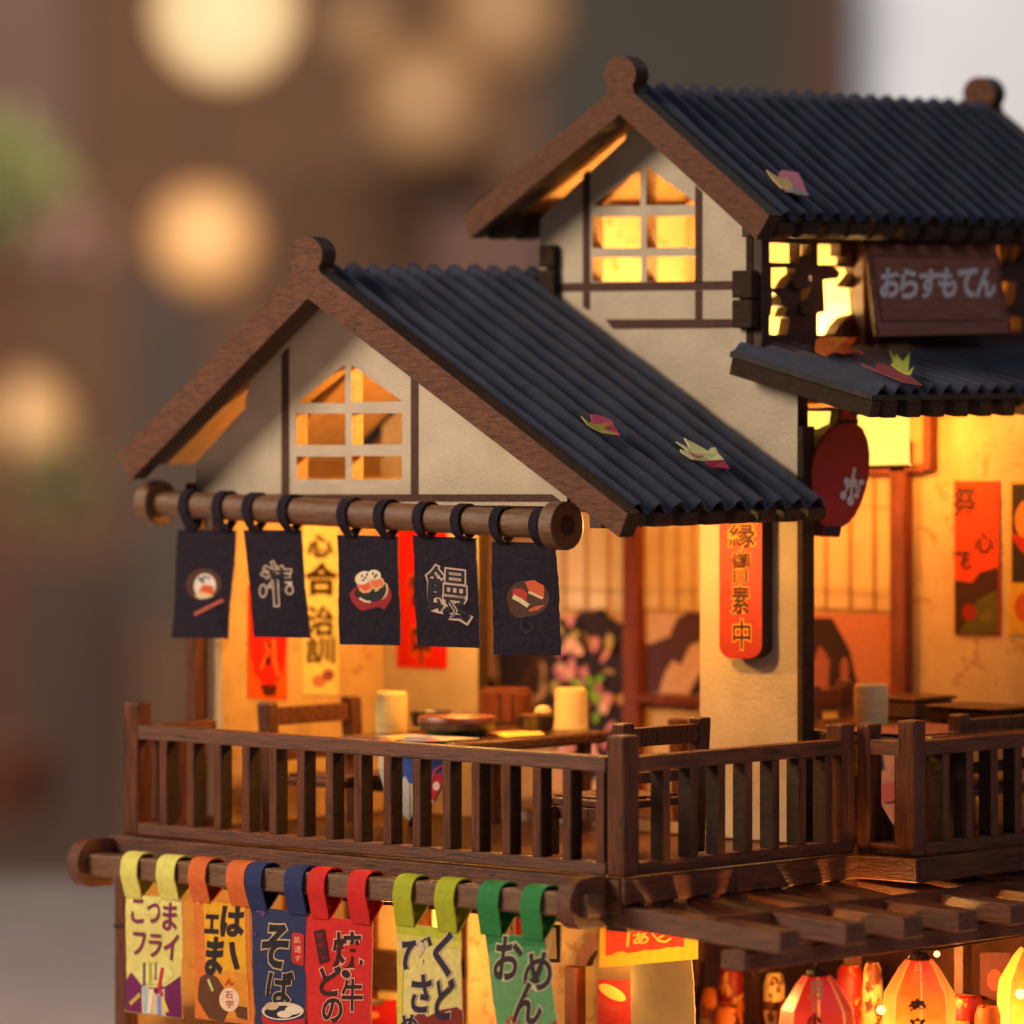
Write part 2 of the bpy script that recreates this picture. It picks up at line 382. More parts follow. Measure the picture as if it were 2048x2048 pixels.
# amber-lit straw tucked along the eave beam
rs = random.Random(3); mb = MB()
for k in range(120):
    y = rs.uniform(3.0, 7.1); z = rs.uniform(6.72, 6.95); a = Vector((-2.5 + rs.uniform(-.02, .1), y, z)); b = a + Vector((rs.uniform(-.1, .1), rs.uniform(-.3, .3), rs.uniform(-.08, .08)))
    mb.tube(a, b, .02, CREAM, 5)
st = mb.build("straw_trim", pav); st["kind"] = "stuff"

# ================================================================= THE UPPER HOUSE
up = thing("upper_house", "upper two-storey house with long navy corrugated roof and brightly lit windows", "building", (-6, 12, 0))
ZU = lambda pts: Z(900, 80, 2.76, pts)
circ = [(1239 + 32.5 * math.cos(math.radians(a)), 148 + 36 * math.sin(math.radians(a))) for a in range(140, 401, 13)]
barge = [(923.5, 430), (1211, 190)] + circ + [(1268, 187), (1539, 430), (1512, 480), (1239, 229), (940, 477)]
plate("bargeboard", py(barge, 6.75), [], (0, .42, 0), BARGE, EDGE, up, .025)
rA, rB = WY(1270, 187, 6.75), WY(1539, 430, 6.75); lA, lB = WY(1211, 190, 6.75), WY(923.5, 430, 6.75)
ra, rb = offl(rA, rB, -.06); la, lb = offl(lA, lB, -.06); U0 = isect(ra, rb, la, lb); dru = (rb - ra).normalized()
UE = rb + dru * -.12; ULE = lb
YR = 19.0
mb = MB(); corrugated(mb, (U0.x, U0.z), (UE.x, UE.z), 7.18, YR, .545, .105, seed=8); mb.build("roof_sheet", up, True)
mb = MB(); corrugated(mb, (U0.x, U0.z), (ULE.x, ULE.z), 7.18, YR, .545, .09, seed=9); mb.build("roof_sheet", up, True)
slope_board("roof_underlay", up, (U0.x, U0.z), (UE.x, UE.z), 7.18, YR - .05, -.26, -.13, RAW, 0, .90)
slope_board("eave_underlay", up, (U0.x, U0.z), (UE.x, UE.z), 7.18, YR - .05, -.265, -.125, ROOFEDGE, .901, .985)
slope_board("roof_underlay", up, (U0.x, U0.z), (ULE.x, ULE.z), YB, YR - .05, -.26, -.13, RAW, 0, .985)
slope_board("eave_underlay", up, (U0.x, U0.z), (ULE.x, ULE.z), 7.18, YB - .005, -.26, -.13, DARKW, 0, .985)
for s0, e in (((U0.x, U0.z), UE), ((U0.x, U0.z), ULE)):
    slope_board("rafter", up, s0, (e.x, e.z), 7.18, 7.4, -.50, -.27, DARKW, .05, .80)
for k in range(15):      # lobed rafter tails on both sides
    y = 7.28 + k * .82
    for sgn, E_ in ((1, UE), (-1, ULE)):
        e0 = E_
        pts = [(e0.x - sgn * .75, e0.z + .10), (e0.x - sgn * .05, e0.z - .16), (e0.x - sgn * .08, e0.z - .38), (e0.x - sgn * .28, e0.z - .48), (e0.x - sgn * .62, e0.z - .42), (e0.x - sgn * .75, e0.z - .2)]
        o = MB().prism([Vector((a, y, b)) for a, b in pts], (0, .56, 0), EDGE).build("rafter_tail", up); bev(o, .05, 2)
boxo("eave_fascia", up, UE.x - 1.0, UE.x - .78, 7.2, YR - .1, UE.z - .45, UE.z + .2, DARKW)
# far bargeboard with its finial
far = []
dy = Vector((0, YR - 6.75, 0))
fb = [Vector((p.x, YR, p.z)) for p in py(barge, 6.75)]
o = MB().prism(fb, (0, .42, 0), BARGE, EDGE).build("bargeboard", up); bev(o, .025)

def zl(x):            # underside of the lower roof over x
    if x > R0.x: return R0.z + (RE.z - R0.z) * (x - R0.x) / (RE.x - R0.x) - .36
    return R0.z + (LE.z - R0.z) * (x - R0.x) / (LE.x - R0.x) - .40
XP = WY(1595, 1300, YB).x; XU = WY(1492, 600, YB).x; XLU = WY(1078, 480, YB).x
zs = WY(1500, 735, YB).z
def zu(x):
    if x > U0.x: return U0.z + (UE.z - U0.z) * (x - U0.x) / (UE.x - U0.x) - .42
    return U0.z + (ULE.z - U0.z) * (x - U0.x) / (ULE.x - U0.x) - .42
gl = WY(1081, 437, YB)
O = [(-14.05, .02), (XP, .02), (XP, zs), (XU, zs), (XU, zu(XU)), (U0.x, U0.z - .5), (-6.9, zu(-6.9)), (-6.9, zu(-6.9) - .12), (gl.x, gl.z), (XLU, zl(XLU) - .2 + .0), (R0.x, zl(R0.x)), (-14.05, zl(-14.05))]
O = [Vector((a, YB, b)) for a, b in O]
wout = ZU([(772, 1342), (772, 905), (1065, 683), (1374, 905), (1374, 1342)])
ox0, ox1 = WY(956, 1300, YB).x, WY(1400, 1300, YB).x
opening = [Vector((ox0, YB, .25)), Vector((ox1, YB, .25)), Vector((ox1, YB, 6.75)), Vector((ox0, YB, 6.75))]
wfo = [(773, 1341), (773, 906), (1065, 684.5), (1373, 906), (1373, 1341)]
plate("front_wall", O, [py(ZU(wfo), YB), opening], (0, .34, 0), PLASTER, EDGE, up, 0)
hu = [[(786, 915), (1050, 915), (1050, 706)], [(1083, 700), (1083, 912), (1362, 909), (1362, 900)], [(786, 975), (786, 1148), (1052, 1150), (1052, 975)],
      [(1085, 973), (1085, 1148), (1364, 1145), (1364, 970)], [(786, 1198), (786, 1332), (1054, 1332), (1054, 1200)], [(1086, 1196), (1086, 1334), (1366, 1332), (1366, 1193)]]
plate("window_frame", py(ZU(wfo), YB), [py(ZU(h), YB) for h in hu], (0, .34, 0), PLASTER, PEDGE, up, 0)
for t in ([(735, 1340), (735, 745), (773, 712), (773, 1340)], [(1355, 1340), (1355, 800), (1393, 838), (1393, 1340)], [(545, 1342), (1557, 1330), (1557, 1378), (545, 1390)],
          [(735, 1390), (735, 1475), (773, 1495), (773, 1390)], [(1355, 1384), (1355, 1540), (1393, 1540), (1393, 1382)], [(860, 1542), (1630, 1540), (1630, 1588), (900, 1595)]):
    tstrip(up, ZU(t), YB)
boxo("wall_edge_board", up, XP + .002, XP + .16, YB - .03, YB + .37, .02, 8.6, EDGE)
# projecting joint tabs left and right of the gable wall
tb = py([(1463, 541), (1500, 541), (1500, 657), (1463, 657)], YB - .25)
for t0, t1 in (((1463, 541), (1502, 596)), ((1463, 600), (1502, 655)), ((1077, 490), (1106, 535)), ((1077, 539), (1106, 590))):
    a, b = WY(*t0, YB - .2), WY(*t1, YB - .2)
    boxo("joint_tab", up, min(a.x, b.x), max(a.x, b.x), YB - .2, YB + .1, b.z, a.z, EDGE)
# lattice front facing the veranda side
XL_ = XU + .16
zt, zb_ = WX(1600, 452, XL_).z, WX(1600, 694, XL_).z
ZT = lambda pts: Z(1400, 100, 2.98, pts)
lh = [[(393, 1148), (590, 1155), (590, 1270), (393, 1265)], [(703, 1155), (835, 1158), (835, 1230), (875, 1235), (870, 1280), (705, 1280)],
      [(425, 1297), (575, 1300), (575, 1330), (530, 1370), (500, 1418), (425, 1418)],
      [(430, 1440), (485, 1475), (478, 1525), (522, 1538), (498, 1590), (540, 1600), (520, 1697), (393, 1695), (395, 1590), (425, 1580)],
      [(790, 1290), (920, 1300), (930, 1330), (862, 1412), (945, 1425), (955, 1570), (880, 1590), (830, 1640), (800, 1697), (700, 1695), (700, 1570), (745, 1560), (735, 1370), (820, 1362), (837, 1330), (825, 1308)],
      [(610, 1400), (660, 1340), (672, 1400), (640, 1470), (600, 1510)], [(600, 1160), (664, 1160), (664, 1225), (600, 1225)]]
lh2 = [[(1993, 491), (2017, 492), (2018, 533), (1996, 534)], [(2006, 563), (2032, 565), (2028, 615), (2014, 618)], [(2022, 632), (2043, 634), (2043, 665), (2023, 664)], [(2024, 492), (2044, 493), (2044, 525), (2024, 524)]]
outl = [Vector((XL_, YB + .01, zb_)), Vector((XL_, 18.4, zb_)), Vector((XL_, 18.4, zt)), Vector((XL_, YB + .01, zt))]
plate("lattice_panel", outl, [px(ZT(h), XL_) for h in lh] + [px(h, XL_) for h in lh2], (-.28, 0, 0), DARKW, EDGE, up, .015)
boxo("lattice_post", up, XL_ + .01, XL_ + .3, WX(1706, 600, XL_).y, WX(1728, 600, XL_).y, zb_, zt, DARKW)
boxo("lattice_post", up, XL_ + .01, XL_ + .26, YB + .02, YB + .28, zb_, zt, DARKW)
# small silhouette relief of a pine in the lattice
for (u, v, ru, rv) in ((1598, 566, 20, 13), (1610, 618, 17, 12)):
    mb = MB(); pts = [WX(u + ru * math.cos(t) * (1 + .18 * math.cos(5 * t)), v + rv * math.sin(t) * (1 + .15 * math.sin(4 * t)), XL_ + .02) for t in [2 * math.pi * k / 20 for k in range(20)]]
    bev(mb.prism(pts, (.10, 0, 0), DARKW, EDGE).build("pine_foliage_cutout", up), .02)
# upper storey floor, back and side walls (warm lit inside)
boxo("upper_floor", up, XLU + .02, XL_ - .3, YB + .36, 18.2, 9.42, 9.7, INNER, .01)
boxo("side_wall", up, XLU, XLU + .3, YB + .36, 18.4, 9.0, zu(XLU + .1) - .05, INNER, .01)
boxo("back_wall", up, XLU, XL_, 18.45, 18.75, 0, zt + .1, INNER, .01)
plate("inner_partition", [Vector((a, 12.4, b)) for a, b in ((XLU + .32, 9.71), (-3.9, 9.71), (-3.9, zu(-3.9) - .06), (U0.x, U0.z - .62), (XLU + .32, zu(XLU + .32) - .06))], [], (0, .2, 0), INNER, INNER, up, 0)
# awning roof over the veranda
aw = thing("awning_roof", "small navy corrugated awning roof above the veranda, below the wooden name board", "awning", (-1, 12, 8))
a0, a1 = WY(1466, 692, 7.3), WY(1752, 779, 7.3)
mb = MB(); corrugated(mb, (a0.x, a0.z), (a1.x, a1.z), 7.3, 18.6, .535, .10, seed=12); mb.build("roof_sheet", aw, True)
slope_board("roof_underlay", aw, (a0.x, a0.z), (a1.x, a1.z), 7.28, 18.6, -.24, -.12, ROOFEDGE, -.01, .99)
slope_board("end_board", aw, (a0.x, a0.z), (a1.x, a1.z), 7.33, 7.62, -.60, -.25, EDGE, .0, .985)
da = (a1 - a0).normalized()
for k in range(16):
    y = 7.68 + k * .79 + (.0 if k else .0)
    e0 = a1 - da * .05
    pts = [(e0.x - .7, e0.z - .12), (e0.x - .05, e0.z - .25), (e0.x - .07, e0.z - .60), (e0.x - .6, e0.z - .52), (e0.x - .7, e0.z - .5)]
    o = MB().prism([Vector((a, y, b)) for a, b in pts], (0, .46, 0), EDGE).build("rafter_tail", aw); bev(o, .03)
boxo("eave_beam", aw, a1.x - 1.0, a1.x - .72, 7.7, 18.5, a1.z - .52, a1.z - .12, DARKW)

# back room behind the pillar wall
bk = thing("back_room", "warm lit back room with plastered walls behind the pillar, dark red frames", "room", (-6, 13, 0))
YW = 14.0
boxo("back_wall", bk, -18.0, 2.4, YW, YW + .3, .02, 9.0, INNER, .01)
boxo("side_wall", bk, -18.0, -17.7, YB + .36, YW - .02, .02, 9.0, INNER, .01)
boxo("ceiling", bk, -17.65, XL_ - .3, YB + .36, YW - .02, 9.02, 9.3, INNER, .01)
REDW = mat("red_brown_frame", (.10, .016, .006), .45, vscale=(8, 8, 1.5), bump=.4, col2=(.24, .045, .014))
SHOJI = mat("shoji_paper", (.62, .42, .22), .8, vscale=(.8, .8, .8), bump=.2, col2=(.74, .54, .32))
def ybox(name, par, u0, v0, u1, v1, y, th, m, b=.01):
    a, c = WY(u0, v0, y), WY(u1, v1, y); 
    return boxo(name, par, min(a.x, c.x), max(a.x, c.x), y - th, y, min(a.z, c.z), max(a.z, c.z), m, b)
def xbox(name, par, u0, v0, u1, v1, x, th, m, b=.01):
    a, c = WX(u0, v0, x), WX(u1, v1, x)
    return boxo(name, par, x, x + th, min(a.y, c.y), max(a.y, c.y), min(a.z, c.z), max(a.z, c.z), m, b)
for (u0, u1) in ((1085, 1262), (1292, 1420), (1605, 1797)):
    ybox("shoji_panel", bk, u0, 900, u1, 1222, YW - .02, .06, SHOJI)
    n = 3
    for k in range(1, n + 1):
        uu = u0 + (u1 - u0) * k / (n + 1); ybox("shoji_bar", bk, uu - 3, 900, uu + 3, 1222, YW - .09, .05, mat("shoji_bar_wood", (.42, .22, .08), .6, col2=(.5, .28, .11)))
    for vv in (1010, 1178): ybox("shoji_bar", bk, u0, vv - 3, u1, vv + 3, YW - .15, .04, MATS["shoji_bar_wood"])
ybox("door_frame", bk, 1262, 880, 1291, 1640, YW - .02, .3, REDW); ybox("door_frame", bk, 1797, 880, 1826, 1640, YW - .02, .3, REDW)
ybox("door_frame", bk, 1291, 1388, 1420, 1412, YW - .02, .28, REDW); ybox("door_frame", bk, 1605, 925, 1797, 950, YW - .02, .28, REDW)
ybox("shelf_bracket", bk, 1862, 830, 1876, 940, YW - .02, .3, REDW); ybox("shelf_bracket", bk, 1790, 928, 1862, 944, YW - .02, .3, REDW)
YWP = lambda u, v: WY(u, v, YW - .08)
BKN = (0, -1, 0)
DK = (38, 18, 22); PK = (246, 130, 130); YL = (200, 170, 70)
o = MB().prism(py([(956, 1358), (994, 1356), (994, 1225), (1262, 1222), (1262, 1640), (956, 1640)], YW - .075), (0, .03, 0), flat((206, 150, 88))).build("flower_painting")
tag(o, "large painting of dark grasses and pink flowers on the back wall behind the wooden tub", "painting")
rp = random.Random(11); it = []
for k in range(34):
    u = rp.uniform(1000, 1110); v = rp.uniform(1300, 1480); it.append(line([(u, v), (u + rp.uniform(-12, 16), v - rp.uniform(20, 60)), (u + rp.uniform(-16, 26), v - rp.uniform(60, 110))], rp.uniform(8, 15), rp.choice([(58, 26, 14), (84, 44, 20)])))
it += [poly([(960, 1360), (992, 1358), (1000, 1400), (960, 1400)], (40, 34, 16)), poly([(996, 1310), (1040, 1300), (1050, 1360), (1030, 1400), (1005, 1380)], (48, 26, 16)), poly([(1100, 1235), (1165, 1255), (1150, 1330), (1110, 1300)], DK)]
for k in range(60): it.append(ell(rp.uniform(1112, 1256), rp.uniform(1240, 1620), rp.uniform(12, 24), rp.uniform(16, 36), DK, 9, rp.uniform(0, 3)))
for k in range(58): it.append(ell(rp.uniform(1122, 1256), rp.uniform(1236, 1600), rp.uniform(5, 10), rp.uniform(9, 24), rp.choice([(236, 160, 150), (214, 130, 124), (200, 110, 120), (226, 170, 140), (180, 150, 80), DK]), 8, rp.uniform(-.7, .7)))
for k in range(10): it.append(ell(rp.uniform(1150, 1230), rp.uniform(1330, 1440), 6, 12, (120, 160, 40), 8, rp.uniform(-.7, .7)))
prints("painted_flowers", lambda u, v: WY(u, v, YW - .08), BKN, o, it, .0015)
o = MB().prism(py([(1292, 1224), (1420, 1222), (1420, 1388), (1292, 1388)], YW - .075), (0, .03, 0), flat((206, 166, 140))).build("mountain_painting")
tag(o, "pale painting with plum coloured hills right of the red door frame", "painting")
prints("painted_hills", YWP, BKN, o, [poly([(1292, 1290), (1340, 1272), (1352, 1240), (1375, 1224), (1420, 1224), (1420, 1275), (1380, 1290), (1362, 1330), (1345, 1320), (1330, 1345), (1318, 1386), (1292, 1386)], (78, 46, 56)), poly([(1378, 1388), (1400, 1345), (1420, 1335), (1420, 1388)], (64, 38, 48))])
o = MB().prism(py([(1605, 1226), (1796, 1226), (1796, 1420), (1605, 1420)], YW - .075), (0, .03, 0), flat((196, 120, 92))).build("mountain_painting")
tag(o, "dusky painting with a dark peaked figure behind the single cup on the right", "painting")
prints("painted_peak", YWP, BKN, o, [poly([(1606, 1236), (1665, 1236), (1700, 1300), (1725, 1420), (1606, 1420)], (44, 20, 30)), poly([(1625, 1330), (1640, 1290), (1660, 1320), (1655, 1410), (1628, 1410)], (150, 84, 74)), ell(1690, 1340, 9, 26, (150, 84, 74))])
# posters on the back wall, right
def poster(name, label, pts, y, col, items, th=.03):
    o = MB().prism(py(pts, y), (0, th, 0), flat(col)).build(name); tag(o, label, "poster")
    if items: prints("printed_picture", lambda u, v: WY(u, v, y), BKN, o, items, .003)
    return o
yp = YW - .05
it = [text_item("祭", 1930, 1005, 46, 62, (74, 34, 14), .03), text_item("心", 1968, 1085, 36, 40, (80, 30, 14), .03), text_item("花", 1925, 1120, 34, 36, (70, 30, 14), .03),
      poly([(1910, 1160), (1945, 1165), (1960, 1145), (1996, 1135), (1996, 1268), (1910, 1268)], (58, 18, 8)), poly([(1955, 1200), (1996, 1180), (1996, 1266), (1920, 1266)], (86, 78, 14)), ell(1940, 1225, 14, 17, (150, 16, 10)), ell(1975, 1235, 16, 12, (104, 92, 16))]
poster("wall_poster", "orange poster with dark brush characters and green foliage on the back wall", [(1908, 962), (1997, 962), (1999, 1270), (1910, 1270)], yp, (228, 62, 12), it)
it = [poly([(2024, 968), (2080, 968), (2080, 1165), (2024, 1165)], (34, 12, 10)), ell(2056, 1040, 26, 40, (226, 130, 40)), poly([(2026, 1065), (2062, 1080), (2050, 1110), (2026, 1080)], (190, 24, 10)), ell(2052, 1215, 22, 30, (200, 80, 20))]
poster("wall_poster", "yellow poster with a dark picture at the right frame edge, above the chair", [(2020, 962), (2086, 962), (2086, 1268), (2016, 1268)], yp, (216, 160, 40), it)
# posters on the front room's side wall (facing right)
XW = WALLX + .03
def xposter(name, label, pts, col, items, th=.03, cat="poster"):
    o = MB().prism(px(pts, XW), (-.025, 0, 0), flat(col)).build(name); tag(o, label, cat)
    if items: prints("printed_picture", lambda u, v: WX(u, v, XW), (1, 0, 0), o, items, .003)
    return o
it = [poly([(499, 1180), (573, 1180), (573, 1290), (566, 1345), (548, 1372), (528, 1372), (508, 1345), (499, 1300)], (206, 16, 6)), poly([(520, 1370), (555, 1370), (550, 1392), (528, 1392)], (74, 16, 6)),
      line([(546, 1278), (548, 1320), (556, 1352)], 8, (236, 110, 40)), line([(528, 1285), (536, 1300), (524, 1330), (520, 1340)], 6, (236, 110, 40)), ell(538, 1292, 4, 6, (60, 10, 6)), ell(535, 1322, 5, 9, (60, 10, 6)), line([(522, 1210), (550, 1206)], 7, (236, 110, 40)), line([(536, 1190), (534, 1260)], 7, (236, 110, 40))]
xposter("lantern_poster", "orange poster with a red paper lantern, half hidden behind the second navy cloth", [(497, 1170), (575, 1170), (575, 1400), (497, 1396)], (236, 92, 8), it)
INK = (52, 26, 10)
it = [text_item("心", 640, 1092, 48, 44, INK, .035), text_item("合", 642, 1158, 60, 62, INK, .04), text_item("小", 640, 1105, 30, 20, INK, .03), text_item("治", 640, 1242, 52, 58, INK, .03), text_item("訓", 640, 1300, 56, 52, (74, 46, 18), .02),
      ell(637, 1362, 14, 12, (196, 128, 92)), ell(655, 1350, 12, 12, (150, 78, 84)), ell(676, 1356, 1, 1, INK)]
xposter("calligraphy_scroll", "tall pale yellow scroll with black brush characters between second and third navy cloths", [(605, 1040), (677, 1040), (677, 1390), (605, 1388)], (244, 220, 146), it[:-1], cat="scroll")
it = [text_item("中", 843, 1285, 34, 84, (232, 96, 40), .10), text_item("中", 843, 1285, 34, 84, (80, 22, 10), .04), text_item("営", 843, 1180, 44, 60, (232, 96, 40), .09), text_item("営", 843, 1180, 44, 60, (80, 22, 10), .03)]
poster("red_poster", "bright red poster with an outlined character between third and fourth navy cloths", [(794, 1040), (893, 1040), (893, 1338), (794, 1334)], YB - .03, (214, 22, 4), it, .025)
# ================================================================= DECK AND RAILINGS
JX = 1.50; JY = WX(1712, 1710, 0).y     # the deck steps out by JX beyond Y = JY
deck = thing("balcony_deck", "dark wooden balcony floor edged with brown fascia boards under the railings", "deck", (-5, 6, -.5))
ol = [(-14.3, .05), (-.0, .05), (-.0, JY + .05), (JX, JY + .05), (JX, 20), (-14.3, 20)]
plate("floor_board", [Vector((a, b, -.04)) for a, b in ol], [], (0, 0, -.40), FLOOR, EDGE, deck, 0)
def fb(x0, x1, y0, y1, m): boxo("fascia_board", deck, x0, x1, y0, y1, -.50, -.005, m, .025)
boxo("fascia_board", deck, -14.35, -.02, -.10, .04, -.68, -.03, WOODX, .025)
for y0, y1 in ((-.10, 3.22), (3.25, JY - .06)): fb(.01, .12, y0, y1, WOODY)
fb(.01, JX + .10, JY - .05, JY + .06, WOODX)
for y0, y1 in ((JY + .07, JY + 3.35), (JY + 3.38, 15), (15.03, 20)): fb(JX + .01, JX + .12, y0, y1, WOODY)

ZR = (.02, .27, 2.02, 2.32, 2.72)  # bottom rail, its top, top rail bottom, its top, post top
BALX = BALY = None
def railing(label, ax, a0, a1, fixed, side, bal, posts, mt, mp=None, zoff=(0, 0)):
    """ax 'x': runs along X at Y=fixed..fixed+.34; ax 'y': runs along Y at X=fixed-.34..fixed"""
    t = thing("balcony_railing", label, "railing", (a0 if ax == 'x' else fixed, fixed if ax == 'x' else a0, 0), "wooden balcony railings")
    f0, f1 = (fixed, fixed + .34) if ax == 'x' else (fixed - .34, fixed)
    def bxx(nm, p, q, z0, z1, m, e=0):
        m2 = MB()
        if ax == 'x': m2.box(p, q, f0 - e, f1 + e, z0, z1, m)
        else: m2.box(f0 - e, f1 + e, p, q, z0, z1, m)
        if m not in (WOODZ,): m2.mats = [m]
        return bev(m2.build(nm, t), .025, 2)
    bxx("bottom_rail", a0, a1, ZR[0], ZR[1], mt); bxx("top_rail", a0, a1, ZR[2], ZR[3], mt)
    me = None
    for c in bal:
        wd = .235
        if me is None:
            m2 = MB()
            if ax == 'x': m2.box(0, wd, -.17, .17, ZR[1] - .005, ZR[2] + .005, WOODZ)
            else: m2.box(-.17, .17, 0, wd, ZR[1] - .005, ZR[2] + .005, WOODZ)
            o = m2.build("baluster", t); me = o.data
            # the cut faces (across the panel) are scorched
            me.materials.append(EDGE)
            for p in me.polygons:
                n = p.normal
                if abs(n.x if ax == 'x' else n.y) > .5: p.material_index = 1
        else: o = link("baluster", me, t)
        o.location = (c, (f0 + f1) / 2 , 0) if ax == 'x' else ((f0 + f1) / 2, c, 0)
        bev(o, .018)
    for (p, q, zt_) in posts:
        m2 = MB()
        if ax == 'x': m2.box(p, q, f0 - .004, f1 + .10, .01, zt_, WOODZ)
        else: m2.box(f0 - .10, f1 + .004, p, q, .01, zt_, WOODZ)
        bev(m2.build("post", t), .05, 3)
    return t
def X0(u, v=1640): return WY(u, v, 0).x
def Y0(u, v=1640, x=0): return WX(u, v, x).y
bx_ = [X0(u) for u in (318, 372, 426, 483, 537, 593, 650, 707, 766, 824, 884, 942, 1003, 1064, 1124, 1190)]
x_l = X0(247)
railing("long front balcony railing from the far left post to the corner post", 'x', x_l + .42, -.47, 0, -1, bx_, [(x_l, x_l + .42, 2.78)], WOODX)
by = [Y0(u) - .235 for u in (1342, 1397, 1452, 1506, 1560, 1613, 1666)]
yp_ = JY - .02
railing("side balcony railing between the corner post and the inner corner below the pillar", 'y', .49, yp_ - .42, 0, 1, by, [(.002, .48, 2.74), (yp_ - .42, yp_ - .01, 2.62)], WOODY)
railing("short stepped-out railing between the inner corner and outer corner post", 'x', .34, JX - .36, JY, -1, [.98], [(.012, .33, 2.62)], WOODX)
by2 = [WX(u, 1640, JX).y - .235 for u in (1900, 1948, 1997, 2045, 2092, 2140)]
railing("right balcony railing from the outer corner post to the frame edge", 'y', JY + .40, 14.5, JX, 1, by2 + [by2[-1] + .8 * k for k in range(1, 6)], [(JY - .005, JY + .39, 2.74)], WOODY)
xr = thing("balcony_railing", "short left end railing running back to the pavilion's corner post", "railing", (x_l, 1, 0), "wooden balcony railings")
boxo("top_rail", xr, x_l, x_l + .30, .36, 2.46, 2.02, 2.30, WOODY); boxo("bottom_rail", xr, x_l, x_l + .30, .36, 2.46, .02, .27, WOODY)
for k in range(3): boxo("baluster", xr, x_l, x_l + .30, .75 + k * .6, .98 + k * .6, .268, 2.022, WOODZ)

# ================================================================= POLES WITH HANGING CLOTHS
def xt(u, v, y): return WY(u, v, y)
YPOLE = 2.0
rod = thing("curtain_pole", "round brown dowel under the gable carrying five navy cloths, thick end discs", "pole", (-7, YPOLE, 7))
pA, pB = WY(316, 1006, YPOLE), WY(1110, 1051, YPOLE)
RR = .285
o = MB().tube(pA, pB, RR, POLE, 32).build("dowel", rod, True)
for c, nm in ((pA, -1), (pB, 1)):
    dx = Vector((.38, 0, 0)); a = c - dx * (.7 if nm < 0 else .1)
    m2 = MB(); m2.tube(a, a + dx, .49, POLE, 40); o = m2.build("end_disc", rod, True); bev(o, .03, 2)
    m2 = MB(); m2.tube(a + dx, a + dx + Vector((.03, 0, 0)), .19, EDGE, 32, caps=True); m2.build("disc_recess", rod, True)

def strap(par, x0, x1, yc, zc, r, zcloth, yfront, yback, m, tw=0, square=False, th=.035):
    """a loop of cloth from the top of the cloth, up over the pole and down behind it"""
    pts = []
    if square:
        h = r
        pts = [(yfront, zcloth), (yc - h - .06, zc - h * .5), (yc - h - .05, zc), (yc - h - .04, zc + h * .7), (yc - h * .7, zc + h + .05), (yc, zc + h + .07), (yc + h * .7, zc + h + .05),
               (yc + h + .04, zc + h * .6), (yc + h + .05, zc), (yc + h + .03, zc - h), (yback, zcloth + .04)]
    else:
        pts = [(yfront, zcloth), (yc - r * .75, zc - r * .95)]
        for k in range(11):
            a = math.radians(205 - k * 23); pts.append((yc + (r + .03) * math.cos(a), zc + (r + .03) * math.sin(a)))
        pts += [(yc + r * .6, zc - r * .98), (yback, zcloth + .03)]
    # smooth the path
    for _ in range(2):
        q = [pts[0]]
        for a, b in zip(pts[:-1], pts[1:]): q += [(a[0] * .75 + b[0] * .25, a[1] * .75 + b[1] * .25), (a[0] * .25 + b[0] * .75, a[1] * .25 + b[1] * .75)]
        q.append(pts[-1]); pts = q
    vs = []; n = len(pts)
    for side in (0, 1):
        for i, (y, z) in enumerate(pts):
            a = pts[max(0, i - 1)]; b = pts[min(n - 1, i + 1)]; dy_, dz_ = b[0] - a[0], b[1] - a[1]; l = math.hypot(dy_, dz_) or 1
            ny_, nz_ = -dz_ / l * th * side, dy_ / l * th * side
            sh = tw * (z - zc) * -.1
            vs += [Vector((x0 + sh, y + ny_, z + nz_)), Vector((x1 + sh, y + ny_, z + nz_))]
    fs = []; N2 = 2 * n
    for i in range(n - 1):
        a = 2 * i; fs += [(a, a + 1, a + 3, a + 2), (N2 + a + 2, N2 + a + 3, N2 + a + 1, N2 + a), (a, a + 2, N2 + a + 2, N2 + a), (a + 1, N2 + a + 1, N2 + a + 3, a + 3)]
    fs += [(0, N2, N2 + 1, 1), (N2 - 2, N2 - 1, 2 * N2 - 1, 2 * N2 - 2)]
    return MB().add(vs, fs, m).build("strap", par, True)

